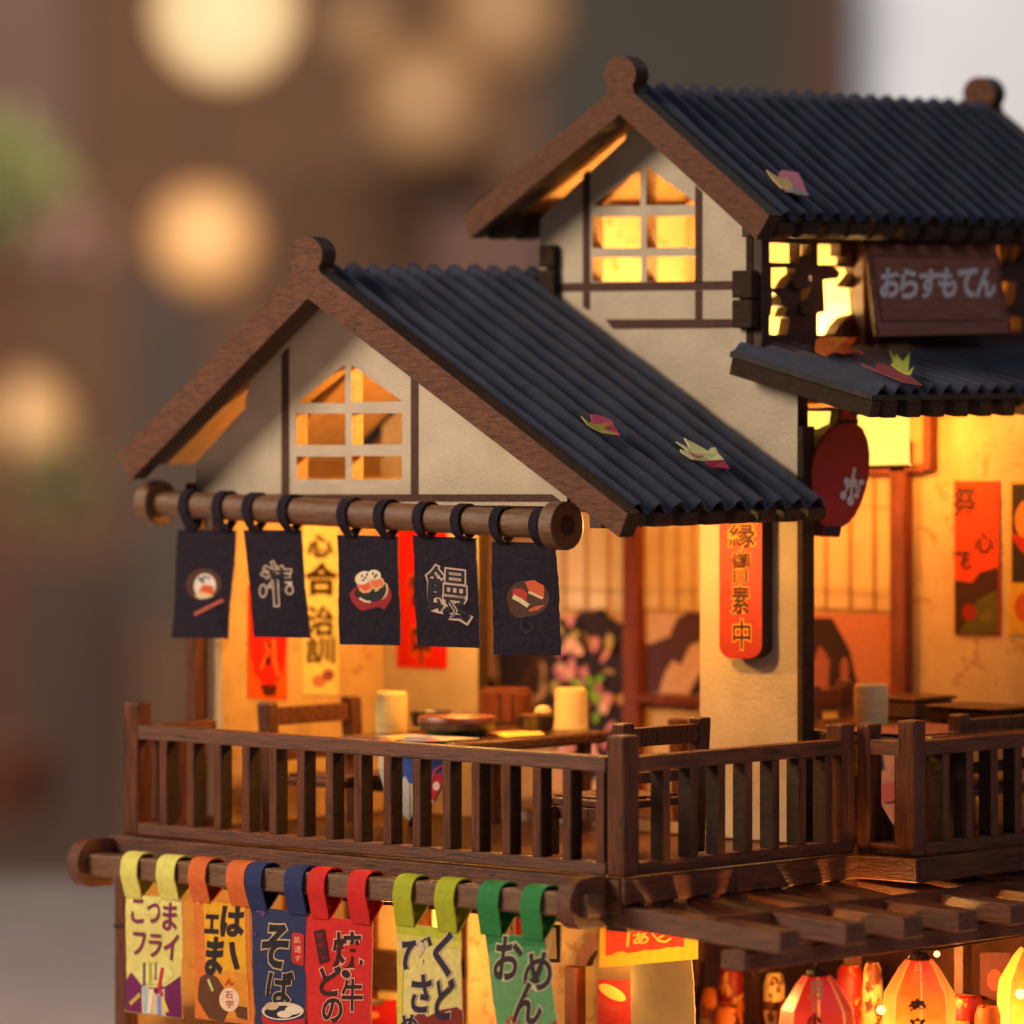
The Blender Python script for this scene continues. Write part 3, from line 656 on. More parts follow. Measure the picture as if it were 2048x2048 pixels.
class Sheet:
    """cloth spanned by four photo corners on a near-vertical plane; a gentle bulge gives it body"""
    def __init__(s, c, y, yb, bulge=.05, curl=.0, ph=0):
        s.q = [WY(*c[0], y), WY(*c[1], y), WY(*c[2], yb), WY(*c[3], yb)]; s.c = c; s.b = bulge; s.curl = curl; s.ph = ph
        s.n = (s.q[3] - s.q[0]).cross(s.q[1] - s.q[0]).normalized()
        if s.n.y > 0: s.n = -s.n
    def st(s, a, b):
        q = s.q; p = (q[0] * (1 - a) + q[1] * a) * (1 - b) + (q[3] * (1 - a) + q[2] * a) * b
        k = s.b * math.sin(math.pi * min(1, max(0, a))) * (.3 + .7 * b) + s.curl * b * b + .015 * math.sin(b * 7 + s.ph + a * 3)
        return p + s.n * k
    def inv(s, u, v):
        c = s.c; a = b = .5
        for _ in range(12):
            x = (c[0][0] * (1 - a) + c[1][0] * a) * (1 - b) + (c[3][0] * (1 - a) + c[2][0] * a) * b
            y = (c[0][1] * (1 - a) + c[1][1] * a) * (1 - b) + (c[3][1] * (1 - a) + c[2][1] * a) * b
            xa = (c[1][0] - c[0][0]) * (1 - b) + (c[2][0] - c[3][0]) * b; xb = (c[3][0] - c[0][0]) * (1 - a) + (c[2][0] - c[1][0]) * a
            ya = (c[1][1] - c[0][1]) * (1 - b) + (c[2][1] - c[3][1]) * b; yb = (c[3][1] - c[0][1]) * (1 - a) + (c[2][1] - c[1][1]) * a
            det = xa * yb - xb * ya; dx, dy_ = u - x, v - y
            a += (dx * yb - dy_ * xb) / det; b += (xa * dy_ - ya * dx) / det
        return a, b
    def proj(s, u, v): return s.st(*s.inv(u, v))
    def build(s, name, par, m, me, th=.03, rag=.006):
        nx, nz = 10, 22; vs = []; rd = random.Random(int(s.c[0][0]))
        for side in (0, 1):
            rd.seed(int(s.c[0][0]))
            for j in range(nz + 1):
                for i in range(nx + 1):
                    a, b = i / nx, j / nz
                    if i in (0, nx): a += rd.uniform(-rag, rag)
                    vs.append(s.st(a, b) - s.n * th * side)
        W_ = nx + 1; M = W_ * (nz + 1); f1 = []; f2 = []
        for j in range(nz):
            for i in range(nx):
                a = j * W_ + i; f1 += [(a, a + W_, a + W_ + 1, a + 1), (M + a, M + a + 1, M + a + W_ + 1, M + a + W_)]
        for i in range(nx): f2 += [(i, i + 1, M + i + 1, M + i), (nz * W_ + i, M + nz * W_ + i, M + nz * W_ + i + 1, nz * W_ + i + 1)]
        for j in range(nz): a = j * W_; b = a + nx; f2 += [(a, M + a, M + a + W_, a + W_), (b, b + W_, M + b + W_, M + b)]
        mb = MB(); mb.add(vs, f1, m); mb.add(vs, f2, me); return mb.build(name, par, True)
    def fill(s, pts, col, n=9):   # a printed area following the cloth
        return pts
def pole_at(pA_, pB_, x): t = (x - pA_.x) / (pB_.x - pA_.x); return pA_ + (pB_ - pA_) * t
WHT = (196, 168, 150)
NOREN = [
 (((356, 1059), (472, 1061), (456, 1277), (345, 1276)), (359, 426), "navy hanging cloth with a small sushi roll and a chopstick, leftmost under the gable", 0.02),
 (((488, 1060), (601, 1060), (617, 1276), (506, 1274)), (486, 557), "navy hanging cloth with a narrow white outlined character, second from left", -.04),
 (((674, 1070), (794, 1073), (801, 1291), (680, 1289)), (676, 749), "navy hanging cloth with two white-topped sushi on a red plate, the middle one", .02),
 (((825, 1071), (951, 1076), (960, 1296), (834, 1292)), (827, 903), "navy hanging cloth with a large white outlined character, fourth from left", .0),
 (((983, 1083), (1110, 1086), (1123, 1311), (988, 1309)), (981, 1060), "navy hanging cloth with orange sushi on a brown leaf, rightmost under the gable", .03)]
norens = []
for i, (c, us, lab, cu) in enumerate(NOREN):
    S = Sheet(c, YPOLE - .02, YPOLE - .12, .05, cu, i * 1.3)
    t = thing("hanging_cloth", lab, "cloth", S.st(.5, 0), "navy cloths hanging under the gable")
    S.build("cloth_panel", t, CLOTH, CLOTHEDGE)
    for u in us:
        q = WY(u, 1010, YPOLE - .28); x0 = q.x; q2 = WY(u + 17, 1010, YPOLE - .28).x; pc = pole_at(pA, pB, x0)
        a = S.st(max(.1, min(.9, (x0 + .12 - S.q[0].x) / (S.q[1].x - S.q[0].x))), 0)
        strap(t, x0, q2, pc.y, pc.z, RR, a.z - .03, a.y + .0, a.y + .05, CLOTH)
    norens.append((S, t))
def outl(ch, u, v, w_, h, core=(30, 26, 38), line_=WHT, bo=.075, bi=.045, **k):
    return [text_item(ch, u, v, w_, h, line_, bo, **k), text_item(ch, u, v, w_, h, core, bi, **k)]
S, t = norens[0]
prints("sushi_print", S.proj, S.n, t, base=.007, step=.0012, cut=True, items=[ell(409, 1169, 36, 32, (74, 38, 30)), ell(412, 1172, 22, 25, (222, 206, 190)), poly([(399, 1188), (408, 1170), (430, 1172), (430, 1190), (400, 1184)], (206, 84, 40)), poly([(396, 1186), (404, 1182), (429, 1190), (428, 1194), (410, 1192)], (224, 176, 120)),
   ell(402, 1193, 9, 4, (214, 190, 160), rot=.4), ell(404, 1158, 5, 4, (60, 84, 120)), ell(412, 1154, 4, 3, (60, 84, 120)), ell(408, 1163, 4, 3, (60, 84, 120)), ell(420, 1156, 3, 3, (80, 100, 130)), line([(394, 1229), (450, 1200)], 7, (176, 84, 62))])
S, t = norens[1]
prints("outlined_character", S.proj, S.n, t, base=.007, step=.0012, cut=True, items=outl("準", 555, 1164, 60, 62, bo=.05, bi=.012) + [line([(545, 1122), (553, 1140)], 9, WHT), line([(546, 1124), (552, 1139)], 4, (30, 26, 38)), line([(553, 1160), (557, 1214)], 13, WHT), line([(553, 1158), (557, 1211)], 7.5, (30, 26, 38)),
   ell(528, 1182, 9, 14, WHT), ell(528, 1182, 6, 10.5, (30, 26, 38)), ell(582, 1180, 8.5, 10, WHT), ell(582, 1180, 5.6, 7, (30, 26, 38))])
S, t = norens[2]
it = [poly([(702, 1188), (712, 1176), (770, 1165), (783, 1178), (786, 1196), (772, 1219), (760, 1214), (730, 1221), (722, 1218), (708, 1204)], (150, 24, 32)), ell(742, 1188, 30, 16, (22, 24, 20), rot=.1), ell(770, 1182, 9, 17, (214, 170, 130), rot=.2), ell(766, 1182, 9, 17, (22, 28, 22), rot=.2),
      ell(735, 1169, 17, 13, (226, 200, 170)), ell(735, 1171, 15.5, 11, (216, 90, 50)), ell(758, 1166, 14, 13, (226, 200, 170)), ell(758, 1167, 12.5, 11.5, (222, 110, 62)), ell(730, 1156, 17, 13, (230, 208, 178), rot=-.4), ell(753, 1150, 13, 10, (230, 208, 178), rot=.3),
      line([(724, 1178), (732, 1184), (742, 1183), (748, 1178)], 5, (232, 160, 110)), line([(750, 1176), (758, 1178), (766, 1172)], 4, (232, 160, 110)), line([(724, 1196), (736, 1203), (747, 1204)], 4, (220, 200, 170)), line([(754, 1182), (762, 1180)], 2, (220, 214, 190))]
for (a, b) in ((728, 1152), (735, 1155), (731, 1160), (738, 1149), (750, 1147), (757, 1150), (754, 1154)): it.append(ell(a, b, 1.8, 2.6, (40, 24, 24)))
prints("sushi_print", S.proj, S.n, t, it, base=.007, step=.0012, cut=True)
S, t = norens[3]
prints("outlined_character", S.proj, S.n, t, base=.007, step=.0012, cut=True, items=outl("饅", 896, 1180, 82, 92, bo=.035, bi=.004, rot=.12, shear=.10) + [line([(903, 1204), (914, 1222), (903, 1238), (922, 1238), (936, 1248), (944, 1232)], 8, WHT), line([(903, 1204), (914, 1222), (905, 1236), (922, 1236), (935, 1245), (942, 1232)], 3.6, (30, 26, 38))])
S, t = norens[4]
it = [ell(1058, 1197, 42, 36, (72, 40, 24)), ell(1046, 1212, 26, 24, (72, 40, 24)), poly([(1053, 1164), (1070, 1160), (1080, 1166), (1090, 1172), (1089, 1198), (1062, 1186)], (206, 88, 44)), line([(1060, 1184), (1073, 1190), (1087, 1197)], 5, (216, 186, 140)), poly([(1030, 1178), (1046, 1177), (1058, 1186), (1056, 1202), (1028, 1190)], (180, 50, 34)), line([(1029, 1193), (1044, 1201), (1060, 1212)], 9, (216, 190, 150)),
      poly([(1060, 1220), (1075, 1212), (1092, 1210), (1080, 1220), (1064, 1224)], (190, 84, 40)), line([(1050, 1240), (1046, 1256), (1058, 1266), (1072, 1258), (1068, 1246)], 2.5, (52, 36, 30))]
prints("sushi_print", S.proj, S.n, t, it, base=.007, step=.0012, cut=True)

# lower pole and the six coloured banners
YL_ = -.66
lrod = thing("banner_pole", "square brown bar below the balcony carrying coloured banners, rounded bracket at each end", "pole", (-7, YL_, -.5))
lA, lB = WY(176, 1727, YL_), WY(1190, 1812, YL_)
HS = .235
def bar(a, b, h, m, par, name):
    vs = [(p.x, p.y + dy_ * h, p.z + dz_ * h) for p in (a, b) for dy_, dz_ in ((-1, -1), (1, -1), (1, 1), (-1, 1))]
    return bev(MB().add(vs, [(0, 1, 2, 3), (7, 6, 5, 4), (0, 4, 5, 1), (1, 5, 6, 2), (2, 6, 7, 3), (3, 7, 4, 0)], m).build(name, par), .06, 3)
bar(lA, lB, HS, POLE, lrod, "bar")
for (x0, x1, zc) in ((lA.x - .12, lA.x + .22, lA.z + .02), (-.72, -.34, lB.z + .03)):
    pts = [(-.13, zc + .5)] + [(-.72 + .44 * math.cos(math.radians(a)), zc + .5 * math.sin(math.radians(a))) for a in range(90, 271, 15)] + [(-.13, zc - .5)]
    o = MB().prism([Vector((x1, y, z)) for y, z in pts], (x0 - x1, 0, 0), WOODY, WOODY).build("end_bracket", lrod, False); bev(o, .06, 3)
pts = [(YL_ - .12, lB.z - .14), (YL_ + .06, lB.z - .14), (YL_ + .06, lB.z + .2), (YL_ - .12, lB.z + .2)]
MB().prism([Vector((-.335, y, z)) for y, z in pts], (.02, 0, 0), EDGE).build("slot_tenon", lrod)

def wrapcol(rgb): return flat(rgb, .6, .8)
BAN = [
 (((253, 1789), (364, 1795), (363, 2037), (250, 2023)), ((242, 274), (313, 349)), (226, 218, 112), (224, 210, 120), "pale yellow banner with purple kana over a tall drink picture, leftmost"),
 (((386, 1797), (498, 1809), (507, 2050), (391, 2036)), ((377, 411), (453, 489)), (216, 104, 44), (220, 116, 40), "orange banner with black kana on yellow, second from left"),
 (((501, 1812), (614, 1826), (610, 2075), (512, 2062)), ((491, 523), (569, 605)), (30, 44, 96), (34, 44, 88), "navy blue banner with black outlined kana and a noodle bowl"),
 (((614, 1828), (744, 1845), (741, 2090), (606, 2076)), ((616, 649), (695, 731)), (206, 26, 26), (206, 28, 24), "bright red banner with black outlined characters, fourth from left"),
 (((792, 1843), (921, 1862), (926, 2105), (797, 2088)), ((787, 823), (870, 908)), (168, 176, 30), (220, 204, 120), "lime topped cream banner with dark kana, left of the green one"),
 (((969, 1864), (1090, 1876), (1124, 2110), (1001, 2100)), ((956, 997), (1042, 1081)), (34, 128, 62), (96, 150, 96), "green banner with black outlined kana at the right end of the pole")]
YC = YL_ - .12
bans = []
for i, (c, us, cs, cc, lab) in enumerate(BAN):
    S = Sheet(c, YC, YC - .10, .05, .02 * ((i % 3) - 1), i * 2.1)
    t = thing("hanging_banner", lab, "banner", S.st(.5, 0), "coloured banners on the lower pole")
    S.build("cloth_panel", t, wrapcol(cc), wrapcol((216, 170, 120)))
    for (u0, u1) in us:
        x0, x1 = WY(u0, 1740, YL_ - .3).x, WY(u1, 1740, YL_ - .3).x; pc = pole_at(lA, lB, x0)
        a = S.st(max(.05, min(.95, ((x0 + x1) / 2 - S.q[0].x) / (S.q[1].x - S.q[0].x))), 0)
        strap(t, x0, x1, pc.y, pc.z, HS, a.z - .04, a.y - .0, a.y + .05, wrapcol(cs), square=True, tw=-1.0 if i > 3 else -.3)
    bans.append((S, t))
def quadgrid(p, n, col):   # subdivided printed rectangle p = 4 px corners
    vs = []; fs = []
    for j in range(n + 1):
        for i in range(n + 1):
            a, b = i / n, j / n
            vs.append(tuple(((p[0][k] * (1 - a) + p[1][k] * a) * (1 - b) + (p[3][k] * (1 - a) + p[2][k] * a) * b) for k in (0, 1)))
    for j in range(n):
        for i in range(n): a = j * (n + 1) + i; fs.append((a, a + 1, a + n + 2, a + n + 1))
    return ('mesh', vs, fs, col)
PUR = (124, 32, 84); BK = (38, 22, 30)
S, t = bans[0]
it = [quadgrid([(253, 1791), (364, 1797), (363, 1830), (252, 1828)], 5, (222, 214, 122))]
it += [poly([(250, 1962), (262, 1944), (285, 1970), (310, 1976), (335, 1972), (362, 1952), (363, 2036), (251, 2022)], (108, 20, 84)), poly([(268, 1950), (300, 1968), (335, 1966), (350, 1950), (340, 1930), (290, 1926)], (226, 216, 130)),
       poly([(286, 1975), (296, 1970), (318, 1990), (332, 1975), (334, 2032), (288, 2026)], (216, 190, 150)), line([(290, 1925), (291, 1972)], 6, (104, 84, 92)), line([(303, 1925), (304, 1970)], 7, (168, 166, 70)), line([(314, 1925), (314, 1960)], 5, (140, 110, 104)), line([(328, 1935), (322, 1975), (328, 1992)], 7, (190, 30, 66)),
       line([(292, 1972), (296, 2026)], 8, (150, 190, 200)), line([(308, 1978), (302, 2026)], 8, (236, 214, 190)), line([(322, 1990), (322, 2030)], 7, (120, 140, 200)), line([(284, 1988), (262, 2008)], 8, (190, 160, 70)), line([(330, 1998), (338, 2024)], 5, (236, 210, 60))]
for ch, u, v, w_, h in (("こ", 278, 1822, 24, 46), ("つ", 310, 1826, 24, 38), ("ま", 341, 1833, 25, 54), ("フ", 280, 1887, 24, 44), ("ラ", 312, 1891, 24, 44), ("イ", 343, 1894, 26, 50)): it.append(text_item(ch, u, v, w_, h, PUR, .018, rot=.06))
prints("banner_print", S.proj, S.n, t, it, base=.007, step=.0010, cut=True)
S, t = bans[1]
it = [quadgrid([(407, 1800), (490, 1812), (496, 1948), (414, 1935)], 6, (226, 164, 24)), quadgrid([(414, 1935), (496, 1948), (500, 2040), (420, 2035)], 5, (220, 140, 34)),
      poly([(399, 1975), (402, 1955), (420, 1945), (440, 1955), (452, 1975), (448, 2000), (465, 2015), (450, 2044), (420, 2036), (398, 2000)], (96, 52, 24)), poly([(470, 2010), (495, 2015), (496, 2040), (476, 2035)], (96, 52, 24)), line([(420, 1958), (430, 1982)], 5, (190, 196, 120)),
      ell(462, 1999, 19, 24, (232, 200, 170)), text_item("石", 462, 1990, 14, 14, (186, 84, 50), .03), text_item("宇", 463, 2008, 13, 15, (186, 84, 50), .03), text_item("ん", 463, 1964, 16, 12, (190, 64, 30), .06), ell(398, 1802, 5, 6, (230, 160, 130))]
for ch, u, v, w_, h in (("は", 466, 1843, 42, 56), ("ー", 472, 1908, 12, 52), ("エ", 425, 1848, 26, 34), ("ま", 432, 1912, 32, 70)):
    if ch == "ー": it.append(line([(466, 1884), (469, 1905), (478, 1938)], 10, BK))
    else: it.append(text_item(ch, u, v, w_, h, BK, .045, rot=.05))
prints("banner_print", S.proj, S.n, t, it, base=.007, step=.0010, cut=True)
S, t = bans[2]
GO = (190, 160, 130)
it = outl("そ", 553, 1892, 50, 82, core=(28, 20, 26), line_=GO, bo=.065, bi=.035, rot=.1) + outl("ば", 562, 1976, 48, 64, core=(28, 20, 26), line_=GO, bo=.060, bi=.032, rot=.1)
it += [poly([(587, 1867), (592, 1864), (608, 1868), (610, 1872), (608, 1930), (604, 1932), (588, 1926), (586, 1920)], (190, 36, 30)), text_item("肌", 597, 1880, 12, 12, (226, 170, 140), .01), text_item("達", 598, 1898, 12, 14, (226, 170, 140), .01), text_item("す", 598, 1917, 11, 11, (226, 170, 140), .01),
       ell(520, 1822, 8, 4, (96, 56, 110)), ell(527, 1828, 5, 5, (96, 56, 110)), ell(512, 1868, 4, 4, (70, 50, 110)), ell(568, 2022, 42, 18, (214, 190, 170)), ell(568, 2024, 36, 13, (30, 30, 60)), ell(590, 2020, 16, 9, (222, 204, 180)), ell(574, 2028, 15, 7, (222, 204, 180)), ell(548, 2012, 14, 8, (200, 170, 130)),
       poly([(525, 2030), (545, 2040), (570, 2044), (612, 2036), (611, 2074), (535, 2066)], (186, 26, 34))]
prints("banner_print", S.proj, S.n, t, it, base=.007, step=.0010, cut=True)
S, t = bans[3]
PK2 = (226, 150, 130)
it = outl("焼", 697, 1900, 56, 70, core=(44, 14, 22), line_=PK2, bo=.055, bi=.022) + outl("ど", 663, 1962, 44, 56, core=(44, 14, 22), line_=PK2, bo=.06, bi=.028) + outl("の", 668, 2020, 40, 46, core=(44, 14, 22), line_=PK2, bo=.06, bi=.028) + outl("牛", 707, 1990, 40, 62, core=(44, 14, 22), line_=PK2, bo=.055, bi=.022)
it += [ell(694, 1948, 12, 10, PK2, rot=.7), ell(694, 1948, 9.5, 7.5, (44, 14, 22), rot=.7), poly([(630, 1862), (652, 1858), (661, 1922), (641, 1928)], (66, 14, 28)), text_item("可", 641, 1873, 11, 11, (150, 24, 30), .01), text_item("味", 645, 1890, 11, 12, (150, 24, 30), .01), text_item("し", 650, 1910, 9, 14, (150, 24, 30), .01)]
prints("banner_print", S.proj, S.n, t, it, base=.007, step=.0010, cut=True)
S, t = bans[4]
CR = (214, 196, 176)
it = [quadgrid([(792, 1844), (921, 1863), (922, 1884), (793, 1866)], 5, (180, 182, 44)), quadgrid([(793, 1866), (922, 1884), (923, 1900), (794, 1880)], 5, (204, 194, 80)), quadgrid([(794, 1900), (806, 1902), (808, 2080), (796, 2080)], 6, (206, 186, 70)),
      poly([(805, 2048), (830, 2040), (845, 2020), (858, 2034), (885, 2020), (915, 2014), (925, 2022), (926, 2060), (926, 2100), (800, 2085)], (124, 34, 22))]
for ch, u, v, w_, h in (("び", 834, 1912, 56, 74), ("く", 887, 1908, 34, 84), ("さ", 846, 1987, 38, 72), ("ど", 893, 1998, 34, 78), ("め", 822, 2050, 36, 40)):
    it += outl(ch, u, v, w_, h, core=(42, 30, 52), line_=(206, 180, 160), bo=.060, bi=.035, rot=.05)
prints("banner_print", S.proj, S.n, t, it, base=.007, step=.0010, cut=True)
S, t = bans[5]
it = [quadgrid([(969, 1866), (1090, 1878), (1093, 1894), (973, 1888)], 5, (38, 112, 56)), quadgrid([(973, 1888), (1093, 1894), (1097, 1908), (976, 1902)], 5, (62, 130, 76))]
for ch, u, v, w_, h in (("お", 1018, 1917, 52, 82), ("め", 1079, 1942, 50, 74), ("ん", 1059, 2007, 54, 80)):
    it += outl(ch, u, v, w_, h, core=(46, 28, 32), line_=(196, 190, 150), bo=.060, bi=.032, rot=.1)
for (a, b, r_) in ((1018, 2042, 4), (1027, 2036, 4), (1031, 2046, 3), (1040, 2044, 3), (1022, 2050, 3)): it.append(ell(a, b, r_, r_, (176, 50, 30)))
it.append(poly([(1100, 2050), (1113, 2040), (1118, 2060), (1108, 2064)], (150, 56, 30)))
prints("banner_print", S.proj, S.n, t, it, base=.007, step=.0010, cut=True)

# ================================================================= SIGNS
# red pillar sign
ys = YB - .36
pil = thing("pillar_sign", "orange-red rounded sign board with dark characters on the pale pillar", "sign", (-3, ys, 5))
def rrect(u0, v0, u1, v1, r, n=6):
    out = []
    for (cx, cy, a0_) in ((u1 - r, v0 + r, -90), (u1 - r, v1 - r, 0), (u0 + r, v1 - r, 90), (u0 + r, v0 + r, 180)):
        for k in range(n + 1): a = math.radians(a0_ + 90 * k / n); out.append((cx + r * math.cos(a), cy + r * math.sin(a)))
    return out
plate("sign_board", py(rrect(1438, 1012, 1524, 1317, 26), ys), [], (0, .34, 0), mat("orange_red_print", (.38, .014, .004), .4, vscale=(4, 4, 4), bump=.6, bscale=(40, 40, 40), col2=(.46, .022, .005), spots=((.60, .10, .03), (26, 26, 26), .66)), EDGE, pil, .03)
OR = (250, 170, 70); IK = (58, 22, 12); it = []
for ch, u, v, w_, h in (("縁", 1484, 1071, 52, 46), ("御", 1482, 1121, 36, 32), ("日", 1481, 1153, 27, 24), ("素", 1481, 1199, 34, 56), ("中", 1484, 1269, 34, 58)):
    prints("painted_character", lambda u, v: WY(u, v, ys), (0, -1, 0), pil, [text_item(ch, u, v, w_, h, OR, .055), text_item(ch, u, v, w_, h, IK, .012)])
# red lantern-shaped sign
xs_ = -1.95
ZV = lambda pts: Z(1448, 640, 3.22, pts)
red = thing("lantern_sign", "flat red lantern-shaped sign with a white emblem hanging under the awning corner", "sign", (xs_, 8.3, 7))
body = ZV([(752, 560), (868, 575), (864, 640), (862, 668), (900, 700), (930, 770), (944, 860), (940, 990), (920, 1090), (890, 1180), (850, 1260), (810, 1305), (770, 1332), (750, 1332), (742, 1400), (640, 1388), (648, 1328), (620, 1310), (597, 1250), (580, 1170), (568, 1060), (566, 980), (575, 900), (598, 820), (640, 745), (690, 690), (738, 668)])
REDP = mat("red_print", (.26, .008, .012), .6, vscale=(3, 3, 8), bump=.6, bscale=(36, 36, 36), col2=(.36, .012, .016))
plate("sign_board", px(body, xs_), [], (-.48, 0, 0), REDP, EDGE, red, .03)
it = [poly(ZV([(746, 640), (864, 640), (862, 668), (738, 668)]), (40, 28, 34)), poly(ZV([(648, 1330), (756, 1330), (742, 1397), (641, 1386)]), (36, 28, 40))]
WH = (205, 196, 190)
it += [ell(*ZV([(790, 1040)])[0], 6, 8, WH), ell(*ZV([(832, 1045)])[0], 8, 9, WH), ell(*ZV([(884, 1045)])[0], 6, 6, WH), ell(*ZV([(766, 1130)])[0], 6.5, 8.5, WH), ell(*ZV([(812, 1165)])[0], 7, 10, WH), ell(*ZV([(850, 1130)])[0], 5, 6, WH),
       line(ZV([(840, 950), (826, 1020)]), 7, WH), line(ZV([(780, 1070), (860, 1070)]), 4, WH), line(ZV([(806, 1060), (770, 1120)]), 4, WH), line(ZV([(846, 1060), (862, 1140)]), 4, WH), line(ZV([(820, 1050), (816, 1160)]), 5, WH), line(ZV([(870, 1060), (870, 1110)]), 3, WH)]
prints("dark_band", lambda u, v: WX(u, v, xs_), (1, 0, 0), red, it[:2]); prints("emblem", lambda u, v: WX(u, v, xs_), (1, 0, 0), red, it[2:], step=.0005)
# wooden name board above the awning
nb = thing("name_board", "reddish wooden name board with white kana leaning above the awning", "sign", (-1.5, 12, 11))
tl, tr, br, bl = (1734, 488), (1994, 489), (2021, 666), (1755, 673)
xt_, xb_ = XL_ + .45, XL_ + 1.25
P0 = WX(*tl, xt_); P3 = WX(*bl, xb_); nbn = (P3 - P0).cross(Vector((0, 1, 0))).normalized(); nbn = nbn if nbn.x > 0 else -nbn
proj = lambda u, v: onp(u, v, P0, nbn)
NBM = wood("name_board_wood", (.22, .070, .042), (.34, .125, .080), 'y', .5, .4)
plate("board", [proj(*p) for p in (tl, tr, br, bl)], [], nbn * -.14, NBM, EDGE, nb, .02)
it = []
GL = (70, 40, 34)
fr = [(1742, 512), (1992, 514), (2008, 640), (1764, 643)]
for a, b in zip(fr, fr[1:] + fr[:1]): it.append(line([a, b], 2.0, GL))
prints("groove_line", proj, nbn, nb, it); it = []
for ch, u, w_, v in (("お", 1781, 38, 566), ("ら", 1818, 33, 568), ("す", 1857, 36, 568), ("も", 1895, 34, 566), ("て", 1934, 36, 566), ("ん", 1972, 36, 566)): prints("painted_character", proj, nbn, nb, [text_item(ch, u, v, w_, 54, (214, 204, 200), .040, shear=-.06)])
for k in (1790, 1950):
    q = proj(k, 500); MB().tube((XL_ - .05, q.y, q.z + .05), q - nbn * .13, .05, EDGE, 8).build("hanger", nb)

# ================================================================= PERGOLA
pg = thing("pergola_canopy", "slatted brown wooden canopy jutting out below the side balcony", "pergola", (2, 5, -1))
def slat(y, wd, x0=.0, x1=4.0, dz=0):
    m2 = MB(); z0, z1 = -.53 + dz, -.76 + dz; h = .42
    pts = [Vector((x0, y, z0)), Vector((x1 - .06, y, z1)), Vector((x1, y, z1 - .06)), Vector((x1, y, z1 - h + .04)), Vector((x1 - .05, y, z1 - h)), Vector((x0, y, z0 - h))]
    return bev(m2.prism(pts, (0, wd, 0), WOODX, WOODX).build("slat", pg), .035, 2)
slat(.02, .62, -.3, 3.9)
for k in range(9): slat(1.95 + k * 1.72 + random.uniform(-.04, .04), .60, .02, 4.0 + random.uniform(-.08, .08), random.uniform(-.015, .015))
for k in range(9): slat(1.12 + k * 1.72 + random.uniform(-.04, .04), .40, .02, 1.9, random.uniform(-.02, 0) - .004)
bev(MB().box(1.85, 2.10, .3, 17, -1.05, -.63, WOODY).build("cross_beam", pg), .02)
bev(MB().box(2.5, 3.1, -.05, 17, -1.56, -1.19, WOODY).build("lower_beam", pg), .03)
boxo("wall_beam", pg, -.55, -.02, .1, JY, -1.05, -.46, DARKW)
# glowing paper lanterns under the lower beam
def lantern(label, y, x, zt_, cols, s=1.0, glow=3.0):
    t = thing("paper_lantern", label, "lantern", (x, y, zt_), "paper lanterns under the canopy")
    c = (x, y, 0); r = .70 * s
    prof = [(r * .36, zt_ - .14), (r * .55, zt_ - .30), (r * .95, zt_ - .78), (r, zt_ - 1.05), (r, zt_ - 2.3), (r * .85, zt_ - 2.7), (r * .4, zt_ - 2.95)]
    n = 8
    for k in range(n):
        mb = MB(); a0_ = 2 * math.pi * (k + .5) / n + .35; a1_ = a0_ + 2 * math.pi / n; vs = []
        for rr, zz in prof: vs += [Vector((x + rr * math.cos(a0_), y + rr * math.sin(a0_), zz)), Vector((x + rr * math.cos(a1_), y + rr * math.sin(a1_), zz))]
        fs = [(2 * i, 2 * i + 1, 2 * i + 3, 2 * i + 2) for i in range(len(prof) - 1)]
        am = (a0_ + a1_) / 2; side = 0 if math.cos(am - math.radians(-40)) > .80 else 1
        mb.add(vs, fs, cols[side]); o = mb.build("paper_panel", t, fix=False)
        so = o.modifiers.new("thick", 'SOLIDIFY'); so.thickness = .02
    mb = MB()
    for k in range(n):
        a = 2 * math.pi * (k + .5) / n + .35
        for i in range(len(prof) - 1): mb.tube((x + prof[i][0] * math.cos(a) * 1.01, y + prof[i][0] * math.sin(a) * 1.01, prof[i][1]), (x + prof[i + 1][0] * math.cos(a) * 1.01, y + prof[i + 1][0] * math.sin(a) * 1.01, prof[i + 1][1]), .018, cols[2], 6)
    mb.build("rib_frame", t)
    mb = MB(); mb.lathe((x, y, 0), [(0, zt_ + .02), (.12, zt_ + .02), (.2, zt_ - .03), (.24, zt_ - .17), (0, zt_ - .18)], EDGE, 8); mb.build("cap", t)
    mb = MB(); mb.tube((x, y, zt_), (x, y, -1.56 + .01), .03, EDGE, 8); mb.build("hook", t)
    return t
